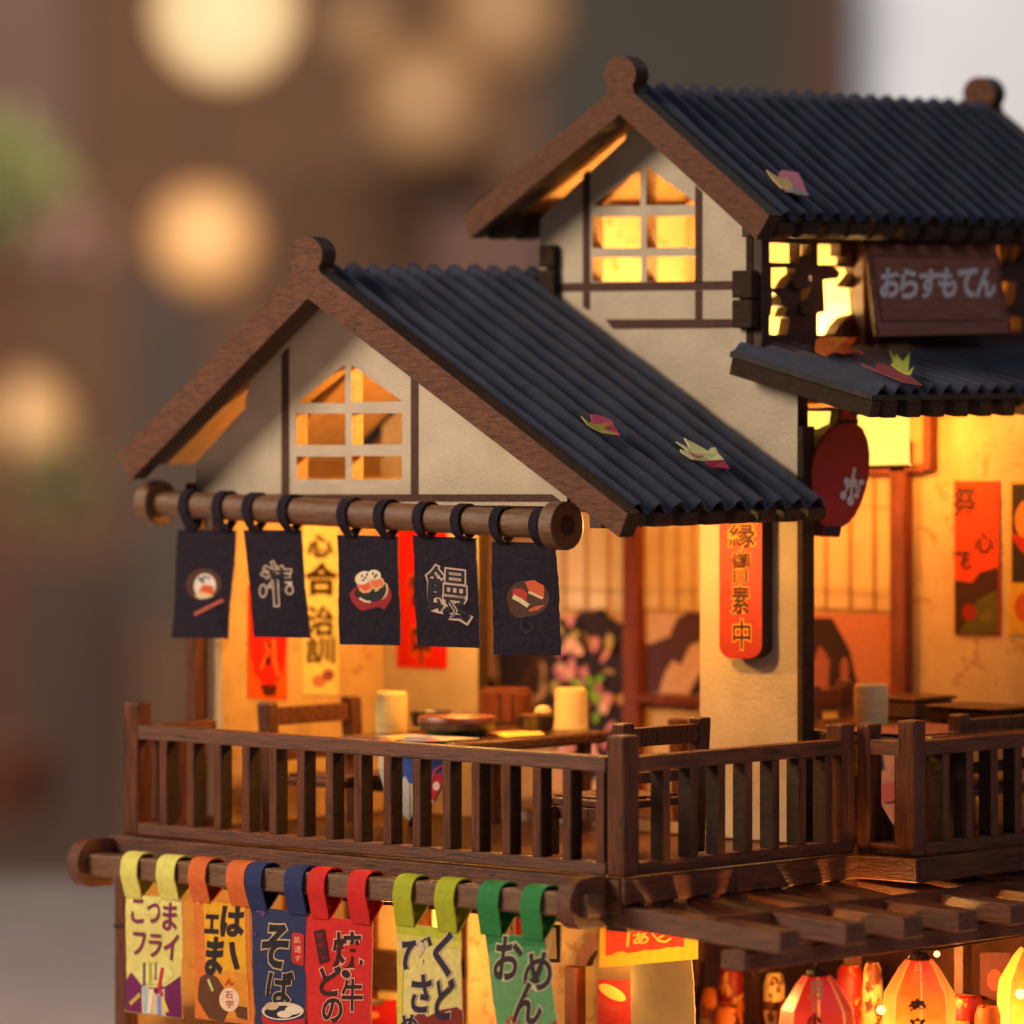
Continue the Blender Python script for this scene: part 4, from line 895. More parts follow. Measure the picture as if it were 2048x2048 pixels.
def lmat(name, cols, zt_, e):
    if name in MATS: return MATS[name]
    m = bpy.data.materials.new(name); m.use_nodes = True; nt = m.node_tree; b = nt.nodes["Principled BSDF"]; N = nt.nodes; L = nt.links
    tc = N.new("ShaderNodeTexCoord"); sx = N.new("ShaderNodeSeparateXYZ"); L.new(tc.outputs["Object"], sx.inputs[0])
    mr = N.new("ShaderNodeMapRange"); mr.inputs[1].default_value = zt_ - .1; mr.inputs[2].default_value = zt_ - 2.3; L.new(sx.outputs[2], mr.inputs[0])
    ns = N.new("ShaderNodeTexNoise"); ns.inputs["Scale"].default_value = 3; L.new(tc.outputs["Object"], ns.inputs[0])
    ad = N.new("ShaderNodeMath"); ad.operation = 'MULTIPLY_ADD'; L.new(ns.outputs[0], ad.inputs[0]); ad.inputs[1].default_value = .3; L.new(mr.outputs[0], ad.inputs[2])
    cr = N.new("ShaderNodeValToRGB"); el = cr.color_ramp.elements; el[0].position = .15; el[1].position = 1.0
    el[0].color = (*lin(cols[0]), 1); el[1].color = (*lin(cols[2]), 1); e2 = el.new(.62); e2.color = (*lin(cols[1]), 1)
    L.new(ad.outputs[0], cr.inputs[0]); L.new(cr.outputs[0], b.inputs["Base Color"]); L.new(cr.outputs[0], b.inputs["Emission Color"])
    b.inputs["Emission Strength"].default_value = e; b.inputs["Roughness"].default_value = .55
    MATS[name] = m; return m
ribm = mat("glowing_rib", (.6, .28, .06), .5, emit=.9, emitcol=(1, .48, .10))
lx = 2.8
for (u, v, nm, lab, c1, c2, e1, e2) in (
    (1634, 1938, "a", "red paper lantern with pale mark, left one of the three below the canopy", ((196, 20, 16), (226, 50, 14), (250, 120, 20)), ((196, 40, 26), (214, 60, 24), (240, 110, 40)), .62, .62),
    (1838, 1906, "b", "orange glowing paper lantern with black characters, middle of the three", ((216, 36, 18), (246, 120, 20), (255, 200, 60)), ((226, 84, 30), (250, 150, 40), (255, 200, 70)), 1.0, 1.15),
    (2066, 1882, "c", "brightest yellow paper lantern cut by the right frame edge", ((214, 50, 20), (250, 150, 30), (255, 205, 70)), ((246, 130, 36), (252, 176, 50), (255, 215, 90)), 1.5, 1.7)):
    q = WX(u, v, lx); zt_ = q.z; y_ = q.y
    mm = [lmat("lantern_face_" + nm, c1, zt_, e1), lmat("lantern_side_" + nm, c2, zt_, e2), ribm]
    t = lantern(lab, y_, lx, zt_, mm)
    # brush marks on the face turned to the path
    fa = math.radians(-22.5 + 22.5 - 47 + 20); 
    am = None; best = 9
    for k in range(8):
        a = 2 * math.pi * (k + 1) / 8 + .35; dd = abs(((a - math.radians(-47.5) + math.pi) % (2 * math.pi)) - math.pi)
        if dd < best: best = dd; am = a
    nn = Vector((math.cos(am), math.sin(am), 0)); P_ = Vector((lx, y_, 0)) + nn * (.70 * math.cos(math.pi / 8) + .0)
    pr = lambda u_, v_, P_=P_, nn=nn: onp(u_, v_, P_, nn)
    if nm == "a": it = [text_item("月", u - 2, v + 42, 26, 36, (236, 150, 110), .05), line([(u - 4, v + 60), (u - 6, v + 86)], 5, (236, 150, 110)), text_item("小", u - 4, v + 102, 26, 24, (70, 16, 10), .06)]
    elif nm == "b": it = [text_item("月", u - 2, v + 32, 18, 22, (240, 170, 110), .02), text_item("小", u - 4, v + 50, 20, 16, (240, 170, 110), .02), text_item("幸", u - 2, v + 112, 30, 38, (50, 14, 8), .06), text_item("楽", u - 2, v + 150, 30, 38, (50, 14, 8), .05)]
    else: it = []
    for q_ in it: prints("painted_character", pr, nn, t, [q_], base=.03)
for (x, y, z, e) in ((lx, WX(1838, 2000, lx).y, WX(1838, 2000, lx).z - .2, 14), (lx, WX(2066, 1980, lx).y, WX(2066, 1980, lx).z, 40)):
    pass
# little string-light bulbs
bm_ = mat("hot_bulb", (1, .8, .5), .4, emit=3.2, emitcol=(1, .58, .18))
for i, (u, v, r_, lab) in enumerate(((1874, 1908, .065, "tiny lit bulb beside the top of the middle lantern"), (1762, 2020, .09, "tiny lit bulb low on the left side of the middle lantern"), (2042, 1988, .12, "tiny lit bulb glowing on the yellow right lantern"))):
    p = WX(u, v, 2.95 if i else 2.75); o = MB().lathe(p, [(0, -r_), (r_ * .7, -r_ * .7), (r_, 0), (r_ * .7, r_ * .7), (0, r_)], bm_, 12).build("string_bulb", None, True); tag(o, lab, "bulb", "tiny string light bulbs")
m2 = MB(); pts = [WX(u, v, 2.9) for u, v in ((1700, 1912), (1790, 1900), (1874, 1898), (1950, 1886), (2048, 1870))]
for a, b in zip(pts[:-1], pts[1:]): m2.tube(a, b, .025, EDGE, 6)
o = m2.build("light_string"); tag(o, "thin dark wire running along the bottom of the canopy beam", "wire")
# yellow and red card hanging below the canopy
xc = -1.0
o = thing("hanging_card", "yellow card with a red panel and brush writing, tucked under the canopy", "sign", (xc, 2, -2))
plate("card", px([(1201, 1830), (1397, 1812), (1396, 1918), (1198, 1935)], xc), [], (-.05, 0, 0), flat((240, 176, 20)), flat((240, 200, 110)), o, 0)
rd = random.Random(2); edge = [(1211 + k * 11.2, 1909 - k * 1.15 + rd.uniform(-3, 3)) for k in range(15)]
it = [poly([(1212, 1832), (1366, 1820)] + edge[::-1], (222, 30, 8)), line([(1254, 1893), (1257, 1862)], 5.5, (240, 190, 70)), line([(1257, 1862), (1266, 1861)], 4, (240, 190, 70)), text_item("あ", 1280, 1876, 30, 22, (240, 190, 70), .03, rot=-.1), line([(1302, 1866), (1312, 1878), (1326, 1870)], 4, (240, 190, 70)), line([(1312, 1880), (1328, 1884), (1340, 1876)], 4.5, (240, 190, 70))]
prints("card_print", lambda u, v: WX(u, v, xc), (1, 0, 0), o, it)
# ================================================================= FURNITURE AND TABLEWARE
TW = wood("table_wood", (.045, .016, .008), (.12, .048, .022), 'y', .22, .3)
CW = wood("chair_wood", (.060, .020, .010), (.15, .055, .026), 'z', .3, .4)
def table(label, x0, x1, y0, y1, z):
    t = thing("dining_table", label, "table", ((x0 + x1) / 2, (y0 + y1) / 2, 0), "dark dining tables")
    o = MB().box(x0, x1, y0, y1, z - .26, z, TW).build("tabletop", t); bev(o, .09, 4)
    for a in (x0 + .25, x1 - .5):
        for b in (y0 + .25, y1 - .5): boxo("leg", t, a, a + .25, b, b + .25, 0, z - .26, CW)
    return t
TZ = 2.12
tx1 = WZ(908, 1486, TZ).x; ty0 = WZ(908, 1486, TZ).y; tx0 = WY(676, 1475, ty0).x; ty1 = WX(1218, 1457, tx1).y
table("dark wooden dining table with a coloured runner, behind the front railing", tx0, tx1, ty0, min(ty1, YB - .15), TZ)
def chair(label, x, y, rz, wd=2.35, h=2.74, sd=2.0, sh=1.15, cushion=None):
    t = thing("wooden_chair", label, "chair", (x, y, 0), "dark wooden dining chairs", rz)
    M_ = pinv(t)
    def pc(name, x0, x1, y0, y1, z0, z1, lean=0, b=.05):
        vs = []
        for z in (z0, z1):
            for yy in (y0, y1):
                for xx in (x0, x1): vs.append(M_ @ Vector((xx + lean * (z - sh), yy, z)))
        m2 = MB().add(vs, [(0, 2, 3, 1), (4, 5, 7, 6), (0, 1, 5, 4), (2, 6, 7, 3), (0, 4, 6, 2), (1, 3, 7, 5)], CW)
        return bev(m2.build(name, t), b, 3)
    # back at +x, seat toward -x
    for s in (-1, 1):
        y0 = s * wd / 2 - .17; pc("back_post", -.17, .17, y0, y0 + .34, .0, h, .06)
    pc("back_rail", -.10, .12, -wd / 2 + .16, wd / 2 - .16, h - .50, h - .12, .06, .03)
    pc("back_rail", -.08, .10, -wd / 2 + .16, wd / 2 - .16, h - 1.25, h - 1.02, .06, .03)
    pc("seat", -sd, -.02, -wd / 2 + .05, wd / 2 - .05, sh - .16, sh, 0, .04)
    for k in range(4): pc("seat_slat", -sd + .05, -.2, -wd / 2 + .2 + k * (wd - .4) / 4, -wd / 2 + .2 + (k + .75) * (wd - .4) / 4, sh, sh + .06, 0, .02)
    pc("apron", -sd + .05, -.18, -wd / 2 + .03, -wd / 2 + .15, sh - .42, sh - .165, 0, .02)
    for s in (-1, 1): pc("leg", -sd + .02, -sd + .28, s * wd / 2 - .14, s * wd / 2 + .12, 0, sh - .165, 0, .03)
    return t
xr_ = -2.55; yl, yr = WX(1240, 1447, xr_).y, WX(1393, 1432, xr_).y
chair("dark wooden chair beside the pale pillar, its back rising behind the corner post", xr_, (yl + yr) / 2, 0, yr - yl)
xl_ = -12.3; yl, yr = WX(541, 1413, xl_).y, WX(708, 1400, xl_).y
chair("brown wooden chair by the left wall below the calligraphy scroll", xl_, (yl + yr) / 2, math.pi, yr - yl, 2.72)
chair("dark chair at the back table on the right, partly behind the cream cup", -4.9, 12.4, math.radians(200), 2.2, 3.0)
xs2 = .6; yl, yr = WX(1912, 1412, xs2).y, WX(2075, 1400, xs2).y
chair("dark wooden chair behind the right railing, cut by the frame edge", xs2, (yl + yr) / 2, 0, yr - yl, 2.72)
t = chair("low reddish chair with dark cushion in the back room, seen left of the pillar", -6.6, 10.2, math.radians(180), 1.7, 2.3, 1.5, 1.0)
q = pinv(t)
bev(MB().box(-6.5, -5.2, 9.5, 10.9, 1.07, 1.3, flat((40, 44, 70))).build("cushion", t), .08, 3)
def on_table(u, v): p = WZ(u, v, TZ); return p
def cup(label, u0, u1, vt, vb, taper=.0, z=TZ, rnd=.08):
    uc = (u0 + u1) / 2; p = WZ(uc, vb - 5, z); d = (p - CAM).dot(D); r = (u1 - u0) / 2 / F * d; h = (vb - vt) / F * d - .06
    t = thing("clay_cup", label, "cup", p, "cream clay cups")
    prof = [(r * (1 + taper * .5), 0), (r * 1.0, .04), (r * (1 - taper * .5), h - rnd), (r * (1 - taper * .5) - rnd * .4, h - .02), (r * .86 * (1 - taper * .5) - .02, h), (r * .8 * (1 - taper * .5), h - .03), (0, h - .05)]
    o = MB().lathe(p, [(0, 0)] + prof, CREAM, 40).build("cup_body", t, True); return t
cup("cream clay cup standing at the left end of the front table", 751, 815, 1381, 1468, .0)
cup("cream clay cup tapering upward at the right end of the front table", 1108, 1176, 1374, 1462, .10)
TZ2 = 2.35
cup("single cream clay cup on the back table at right, behind the inner corner post", 1708, 1776, 1366, 1452, .0, TZ2)
DISH = mat("dark_glaze", (.020, .014, .012), .25, vscale=(3, 3, 3), bump=.3, col2=(.05, .03, .02), spec=.6)
RIM = mat("brown_glaze", (.10, .026, .012), .3, vscale=(3, 3, 3), bump=.4, col2=(.24, .07, .03), spec=.6)
GREENG = mat("green_glaze", (.02, .07, .05), .3)
p = WZ(914, 1470, TZ); t = thing("serving_plate", "wide dark plate with a reddish brown rim on the front table", "plate", p); r = .80 * 113 / 110
MB().lathe(p, [(0, 0), (r * .74, 0), (r * .76, .05), (r * .84, .10)], GREENG, 48).build("foot_ring", t, True)
MB().lathe(p, [(r * .80, .09), (r * .92, .12), (r * 1.0, .26), (r * 1.0, .28)], DISH, 48).build("plate_body", t, True)
MB().lathe(p, [(r * 1.0, .275), (r * 1.0, .36), (r * .97, .40), (r * .90, .38), (r * .82, .30), (0, .27)], RIM, 48).build("rim", t, True)
p = WZ(862, 1452, TZ); t = thing("small_dish", "small dark dish behind the wide plate on the front table", "dish", p)
MB().lathe(p, [(0, 0), (.40, 0), (.46, .30), (.43, .32), (.38, .22), (0, .2)], DISH, 32).build("dish_body", t, True)
p = WZ(1071, 1463, TZ); t = thing("dip_bowl", "small dark bowl holding a pale dumpling, right of the wooden tub", "bowl", p)
MB().lathe(p, [(0, 0), (.30, 0), (.39, .14), (.42, .34), (.38, .36), (.34, .28), (0, .26)], DISH, 32).build("bowl_body", t, True)
MB().lathe(p, [(0, .27), (.36, .28), (.30, .36), (0, .40)], RIM, 24).build("filling", t, True)
MB().lathe(p + Vector((.14, .08, .33)), [(0, -.05), (.14, 0), (.19, .08), (.16, .17), (.08, .22), (0, .23)], CREAM, 20).build("dumpling", t, True)
p = WZ(1011, 1447, TZ); t = thing("wooden_tub", "many sided reddish wooden tub behind the bowl on the front table", "tub", p)
BW = wood("tub_wood", (.11, .028, .012), (.22, .065, .03), 'z', .35, .4)
n = 12; r = .60
for k in range(n):
    a0_ = 2 * math.pi * k / n + .03; a1_ = 2 * math.pi * (k + 1) / n - .03; P_ = []
    for rr, aa in ((r, a0_), (r, a1_), (r * .88, a1_), (r * .88, a0_)): P_.append(p + Vector((rr * math.cos(aa), rr * math.sin(aa), .03)))
    bev(MB().prism(P_, (0, 0, .68), BW).build("stave", t), .02)
MB().lathe(p, [(0, 0), (r * .9, 0), (r * .9, .6), (0, .6)], DISH, 24).build("tub_core", t)
MB().lathe(p, [(r * 1.0, .0), (r * 1.03, .0), (r * 1.03, .08), (r * 1.0, .08)], EDGE, 36).build("hoop", t)
MB().lathe(p, [(0, .70), (r * .86, .70), (r * .86, .76), (0, .77)], BW, 24).build("lid", t)
o = MB().prism([WZ(u, v, TZ + .01) for u, v in ((975, 1466), (1075, 1462), (1090, 1470), (1012, 1476))], (0, 0, .02), flat((236, 200, 90))).build("paper_mat"); tag(o, "small yellow paper mat under the bowl on the front table", "mat")
# runner hanging over the table's front edge
rn = thing("table_runner", "colourful pictured table runner hanging over the front table's near edge", "runner", (tx1 - 1.2, ty0, TZ))
xa, xb = WY(757, 1480, ty0).x, WY(886, 1490, ty0).x
MB().box(xa, xb, ty0 - .03, ty0 + 1.1, TZ + .004, TZ + .03, flat((176, 160, 130))).build("runner_top", rn)
fr_ = [WY(u, v, ty0 - .04) for u, v in ((757, 1482), (887, 1492), (886, 1570), (868, 1606), (842, 1600), (818, 1642), (800, 1626), (770, 1585), (757, 1540))]
MB().prism(fr_, (0, .03, 0), flat((186, 176, 160))).build("runner_drop", rn)
PR = lambda u, v: WY(u, v, ty0 - .042)
prints("runner_print", PR, (0, -1, 0), rn, [poly([(790, 1484), (885, 1491), (885, 1560), (862, 1590), (832, 1570), (802, 1560)], (48, 74, 150)), poly([(757, 1483), (775, 1484), (785, 1540), (757, 1536)], (220, 190, 150)), poly([(800, 1562), (812, 1552), (820, 1570), (820, 1636), (800, 1622)], (190, 184, 170)), poly([(866, 1550), (886, 1545), (886, 1568), (868, 1604), (858, 1590)], (186, 24, 40)), ell(874, 1572, 7, 9, (226, 200, 180)), line([(864, 1560), (872, 1540), (886, 1530)], 5, (200, 60, 80))])
PT = lambda u, v: WZ(u, v, TZ + .032)
prints("runner_print", PT, (0, 0, 1), rn, [poly([(770, 1474), (800, 1472), (812, 1478), (785, 1482)], (196, 150, 60)), poly([(812, 1474), (860, 1474), (885, 1484), (800, 1484)], (86, 96, 150)), poly([(760, 1478), (778, 1478), (780, 1484), (760, 1484)], (170, 80, 70)), ell(866, 1482, 12, 2.5, (180, 80, 100))])
# back table with runner and boxes
tb2 = table("dark back dining table behind the inner corner post at right", -3.9, 1.15, 8.2, 13.2, TZ2)
rn2 = thing("table_runner", "pink and blue pictured runner hanging from the back table, seen through the right railing", "runner", (1, 9, TZ2))
f2 = [WY(u, v, 8.14) for u, v in ((1738, 1480), (1800, 1484), (1800, 1640), (1786, 1650), (1752, 1590), (1738, 1530))]
MB().prism(f2, (0, .03, 0), flat((206, 150, 140))).build("runner_drop", rn2)
prints("runner_print", lambda u, v: WY(u, v, 8.13), (0, -1, 0), rn2, [poly([(1738, 1500), (1762, 1500), (1768, 1535), (1742, 1560)], (40, 60, 110)), poly([(1745, 1575), (1798, 1560), (1798, 1600), (1770, 1606)], (200, 110, 120))])
MB().box(-1.6, 0.8, 8.13, 11, TZ2 + .003, TZ2 + .025, flat((150, 90, 80))).build("runner_top", rn2)
for (x0, x1, y0, y1, hh, lab) in ((-3.6, -2.0, 11.6, 12.9, .40, "flat dark box behind the single cup on the back table"), (-1.5, .4, 11.4, 12.7, .30, "low dark serving tray right of the single cup on the back table")):
    t = thing("lacquer_box", lab, "box", ((x0 + x1) / 2, y0, TZ2)); boxo("box_body", t, x0, x1, y0, y1, TZ2 + .03, TZ2 + hh, TW, .04); boxo("lid", t, x0 - .05, x1 + .05, y0 - .05, y1 + .05, TZ2 + hh + .002, TZ2 + hh + .08, CW, .02)
# hanging box lamp below the awning
GLOW = mat("lamp_paper", (1, .75, .35), .7, vscale=(2, 2, 2), bump=.3, col2=(1, .82, .45), emit=1.55, emitcol=(1, .64, .10))
lp = thing("box_lamp", "glowing yellow paper box lamp hanging under the awning behind the red sign", "lamp", (-3, 11, 8))
a, b_ = WX(1640, 800, -2.2), WX(1822, 930, -2.2)
boxo("paper_shade", lp, -3.6, -2.2, a.y, b_.y, b_.z, 8.95, GLOW, .05)
for zz in (b_.z - .06, 8.90): boxo("shade_frame", lp, -3.66, -2.14, a.y - .06, b_.y + .06, zz, zz + .07, REDW)

# ================================================================= GROUND FLOOR SHOP
gf = thing("ground_floor_shop", "ground floor shop under the balcony with lit yellow panes and brown posts", "building", (-7, 3, -10))
GZ = -10.0
px0 = WY(232, 1900, .3).x
boxo("corner_post", gf, px0, px0 + .36, .25, .62, GZ + .01, -.52, WOODZ)
boxo("post_collar", gf, px0 - .02, px0 + .38, .23, .64, WY(240, 1856, .3).z, WY(240, 1848, .3).z, EDGE)
boxo("front_beam", gf, px0 + .37, -.6, .3, .6, -1.0, -.52, DARKW)
boxo("back_wall", gf, px0, WY(1292, 1900, 5.2).x, 5.2, 5.5, GZ + .01, -.52, INNER)
boxo("side_wall", gf, px0, px0 + .3, .64, 5.18, GZ + .01, -.52, INNER)
boxo("shop_floor", gf, px0, 3.5, -.5, 19, GZ - .2, GZ, FLOOR)
PANE = mat("lit_pane_paper", (1, .72, .25), .6, vscale=(1, 1, 1), bump=.1, emit=.9, emitcol=(1, .62, .12), col2=(1, .78, .3))
def gbox(name, u0, v0, u1, v1, y, th, m, par=gf): return ybox(name, par, u0, v0, u1, v1, y, th, m)
for (u0, u1) in ((385, 470), (500, 560), (640, 700), (760, 850), (868, 914)):
    for (v0, v1) in ((1795, 1898), (1922, 2080)): gbox("window_pane", u0, v0, u1, v1, 5.17, .05, PANE if u0 > 860 else INNER)
for uu in (372, 482, 572, 712, 748, 856, 922): gbox("window_post", uu - 8, 1770, uu + 8, 2200, 5.17, .2, REDW)
for vv in (1906, 2090): gbox("window_rail", 372, vv - 10, 930, vv + 10, 5.17, .26, REDW)
gbox("shelf", 560, 1985, 770, 1999, 3.6, 1.6, DARKW); gbox("shelf", 560, 2035, 770, 2050, 3.6, 1.6, DARKW); gbox("shelf_back", 560, 1880, 800, 1980, 5.0, .1, DARKW)
gbox("arch_frame", 1148, 1930, 1172, 2300, 5.0, .3, REDW)
arch = [(1148, 1935)] + [(1232 - 84 * math.cos(math.radians(a)), 1935 - 75 * math.sin(math.radians(a))) for a in range(0, 91, 12)] + [(1232 + 10, 1860), (1240, 1885)] + [(1232 - 60 * math.cos(math.radians(a)), 1940 - 52 * math.sin(math.radians(a))) for a in range(80, -1, -12)]
plate("arch_frame", py(arch, 4.9), [], (0, .2, 0), REDW, EDGE, gf, 0)
# stall goods beyond the shop front, right side: all stand on shelves under the canopy
GY = 4.2
st_ = thing("stall_counter", "dark stall counter and posts under the canopy behind the lanterns", "counter", (0, 8, GZ))
boxo("counter_body", st_, -6, 2.3, 9.5, 10.5, GZ + .01, -4.6, DARKW); boxo("counter_top", st_, -6.2, 2.5, 9.3, 10.7, -4.59, -4.4, WOODX)
boxo("back_panel", st_, -13, 4.2, 12.5, 12.7, GZ + .01, -.6, mat("dark_red_wall", (.06, .016, .010), .6, vscale=(.6, .6, .6), bump=.2, col2=(.22, .06, .02)))
for uu in (1400, 1530, 1715, 1935): ybox("stall_post", st_, uu - 9, 1870, uu + 9, 2300, 9.2, .3, WOODZ)
def by(u, v, y): return WY(u, v, y)
def blob(name, lab, cat, u, v, ru, h, y, mats_, prof=None, group=None):
    p = WY(u, v, y); r = ru / 100 * (p - CAM).dot(D) / 110; h = h / 100
    t = thing(name, lab, cat, p - Vector((0, 0, h)), group); prof = prof or [(0, 0), (.8, .02), (1, .2), (1, .75), (.8, .95), (.55, 1), (0, 1)]
    MB().lathe(p - Vector((0, 0, h)), [(a * r, b * h) for a, b in prof], mats_[0], 24).build("body", t, True)
    MB().lathe(p - Vector((0, 0, h)), [(r * 1.02, h * .30), (r * 1.05, h * .34), (r * 1.05, h * .42), (r * 1.02, h * .46)], mats_[1], 24).build("band", t, True)
    return t
def mottle(n, a, b, c): return mat(n, lin(a), .5, vscale=(2.2, 2.2, 1.4), bump=.3, col2=lin(b), spots=(lin(c), (3.2, 3.2, 2.4), .56))
ORA = mottle("mottled_orange", (190, 70, 14), (226, 120, 30), (70, 20, 8)); RD = mottle("mottled_red", (120, 16, 8), (176, 26, 10), (226, 150, 60)); PAL = mottle("mottled_pale", (206, 150, 80), (240, 200, 120), (120, 50, 16)); BRN = mottle("mottled_brown", (60, 22, 8), (110, 44, 16), (170, 90, 30))
for k, (u, v, ru, h, y, m, lab, nm) in enumerate(((1424, 1975, 24, 120, 8.8, (ORA, PAL), "orange jar on the stall just right of the pale hanging cloth", "sake_jar"), (1462, 1925, 26, 150, 8.9, (RD, ORA), "red and orange paper jar behind the canopy corner", "sake_jar"), (1455, 2010, 30, 100, 8.2, (ORA, RD), "low glowing orange pot at the bottom edge under the canopy", "sake_jar"),
        (1548, 1945, 22, 110, 8.8, (PAL, BRN), "pale jar with a brown band left of the red lantern", "sake_jar"), (1580, 2000, 26, 110, 8.6, (RD, PAL), "dark red jar half behind the left red lantern", "sake_jar"), (1700, 1930, 30, 150, 8.9, (RD, RD), "tall bright red jar between the left and middle lanterns", "sake_jar"), (1745, 1925, 22, 240, 9.1, (PAL, BRN), "tall pale vase between the left and middle lanterns", "sake_jar"),
        (1935, 1990, 34, 90, 8.8, (RD, ORA), "red pot low between the middle and right lanterns", "sake_jar"), (1975, 2010, 26, 90, 8.6, (ORA, PAL), "orange pot low just left of the yellow lantern", "sake_jar"), (1290, 1960, 52, 120, 4.9, (RD, PAL), "red drum with pale band behind the yellow card", "sake_jar"))):
    blob("sake_jar", lab, "jar", u, v, ru, h, y, m, group="jars and pots on the stall")
t = thing("door_cloth", "pale cream door cloth hanging straight below the yellow card", "cloth", WY(1330, 1925, 3.4)); c = ((1262, 1922), (1382, 1915), (1396, 2140), (1262, 2140)); S = Sheet(c, 3.4, 3.3, .06)
S.build("cloth_panel", t, mat("pale_cloth", (.34, .25, .12), .8, vscale=(1, 1, 1), col2=(.46, .34, .17), bump=.3), flat((220, 180, 110)))
for (u0, v0, u1, v1, y, c, lab, cat, nm, its) in (
    (1068, 1850, 1120, 1925, 3.0, (58, 44, 50), "small dark framed picture with a pale figure left of the yellow card", "picture", "framed_picture", [poly([(1074, 1852), (1112, 1856), (1114, 1918), (1072, 1916)], (250, 216, 130)), ell(1096, 1884, 8, 26, (255, 236, 180)), line([(1084, 1900), (1092, 1862)], 6, (226, 150, 60))]),
    (1005, 1835, 1060, 1885, 3.0, (236, 200, 110), "small yellow and red notice behind the green banner's straps", "notice", "wall_notice", [poly([(1032, 1835), (1060, 1835), (1060, 1885), (1032, 1885)], (216, 30, 10)), line([(1022, 1842), (1026, 1878)], 4, (190, 130, 50))]),
    (690, 2000, 790, 2080, 4.6, (170, 12, 6), "dark red notice low behind the red banner", "notice", "wall_notice", [ell(745, 2030, 14, 7, (220, 120, 60))]),
    (1195, 1960, 1262, 2060, 4.2, (120, 12, 8), "dark red cloth poster with a pale fish shape below the yellow card", "poster", "fish_poster", [ell(1225, 1985, 30, 12, (226, 130, 60), rot=.5), ell(1215, 2010, 26, 8, (120, 30, 20), rot=.5)]),
    (1960, 1905, 2020, 2000, 9.1, (90, 30, 26), "dusky maroon poster between the middle and yellow lanterns", "poster", "wall_notice", [ell(1990, 1960, 16, 22, (150, 60, 40))])):
    o = MB().prism(py([(u0, v0), (u1, v0), (u1, v1), (u0, v1)], y), (0, .05, 0), flat(c)).build(nm); tag(o, lab, cat)
    prints("printed_picture", lambda u, v, y=y: WY(u, v, y), BKN, o, its, .003)

# ================================================================= FALLEN MAPLE LEAVES
def leaf(label, pieces, proj, n, lift=.1, curl=.05):
    t = thing("maple_leaf", label, "leaf", proj(*pieces[0][0][0]) + n * lift, "fallen maple leaves on the roofs")
    for i, (pts, col) in enumerate(pieces):
        P_ = [Vector((a, b, 0)) for a, b in pts]; cx = sum(a for a, b in pts) / len(pts); cy = sum(b for a, b in pts) / len(pts)
        tr = tessellate_polygon([P_]); R_ = max(math.hypot(a - cx, b - cy) for a, b in pts)
        vs = [proj(a, b) + n * (lift + .012 * i + curl * (math.hypot(a - cx, b - cy) / R_) ** 2) for a, b in pts]
        o = MB().add(vs, tr, flat(col, .5, .3)).build("blade", t, fix=False); so = o.modifiers.new("thick", 'SOLIDIFY'); so.thickness = .02; so.offset = 1
def rplane(r0, e0):
    P = Vector((r0.x, 0, r0.z)); d = Vector((e0.x - r0.x, 0, e0.z - r0.z)).normalized(); n = Vector((-d.z, 0, d.x)); n = n if n.z > 0 else -n
    return (lambda u, v: onp(u, v, P + n * .09, n)), n
pj, nn = rplane(R0, RE); Z4 = lambda pts: Z(1000, 600, 2.76, pts)
leaf("pink and green maple leaf lying low on the lower roof, left of the yellow one", [(Z4([(487, 663), (570, 672), (608, 690), (618, 720), (648, 782), (600, 772), (530, 745), (500, 720)]), (226, 80, 120)), (Z4([(433, 677), (482, 706), (500, 690), (540, 710), (590, 712), (604, 730), (560, 742), (640, 782), (560, 762), (510, 738), (470, 716)]), (176, 176, 84)), (Z4([(565, 712), (600, 712), (606, 735), (570, 738)]), (206, 120, 84))], pj, nn)
leaf("yellow pointed maple leaf with a crimson tip near the lower roof's eave", [(Z4([(958, 813), (1040, 842), (1006, 790), (1075, 820), (1140, 858), (1150, 842), (1175, 840), (1195, 880), (1222, 915), (1130, 915), (1050, 902), (990, 868), (982, 852), (1035, 862)]), (246, 236, 160)), (Z4([(1120, 918), (1222, 914), (1252, 968), (1160, 948), (1130, 934)]), (186, 40, 90)), (Z4([(1020, 868), (1060, 880), (1110, 900), (1060, 896)]), (190, 120, 110))], pj, nn)
pj, nn = rplane(U0, UE)
leaf("pink and yellow maple leaf on the upper roof's lower edge", [(ZT([(455, 760), (472, 745), (572, 757), (600, 820), (625, 902), (560, 878), (500, 870), (470, 820)]), (236, 120, 140)), (ZT([(376, 754), (452, 785), (468, 762), (500, 790), (530, 820), (540, 850), (520, 872), (470, 850), (420, 800)]), (236, 190, 100)), (ZT([(500, 860), (612, 880), (628, 905), (570, 890), (510, 880)]), (170, 160, 150))], pj, nn)
pj, nn = rplane(a0, a1)
leaf("curled orange maple leaf on the awning roof nearest the name board", [(ZV([(582, 165), (650, 134), (720, 145), (800, 150), (850, 138), (865, 150), (800, 200), (700, 240), (655, 264), (580, 238)]), (196, 84, 34)), (ZV([(640, 165), (700, 145), (790, 155), (720, 215), (660, 220), (690, 180)]), (216, 160, 60)), (ZV([(700, 250), (800, 198), (892, 260), (840, 222), (850, 245), (760, 258)]), (176, 62, 34))], pj, nn, .10, .03)
leaf("green starry maple leaf over a dark red one at the awning's front edge", [(ZV([(878, 320), (975, 345), (975, 312), (1010, 308), (1120, 352), (1200, 400), (1268, 456), (1150, 430), (1030, 380)]), (150, 60, 66)), (ZV([(1058, 234), (1092, 280), (1100, 248), (1145, 302), (1192, 240), (1182, 340), (1180, 372), (1216, 336), (1196, 390), (1160, 380), (1110, 350), (1070, 318), (1090, 312)]), (196, 206, 80))], pj, nn, .10, .03)

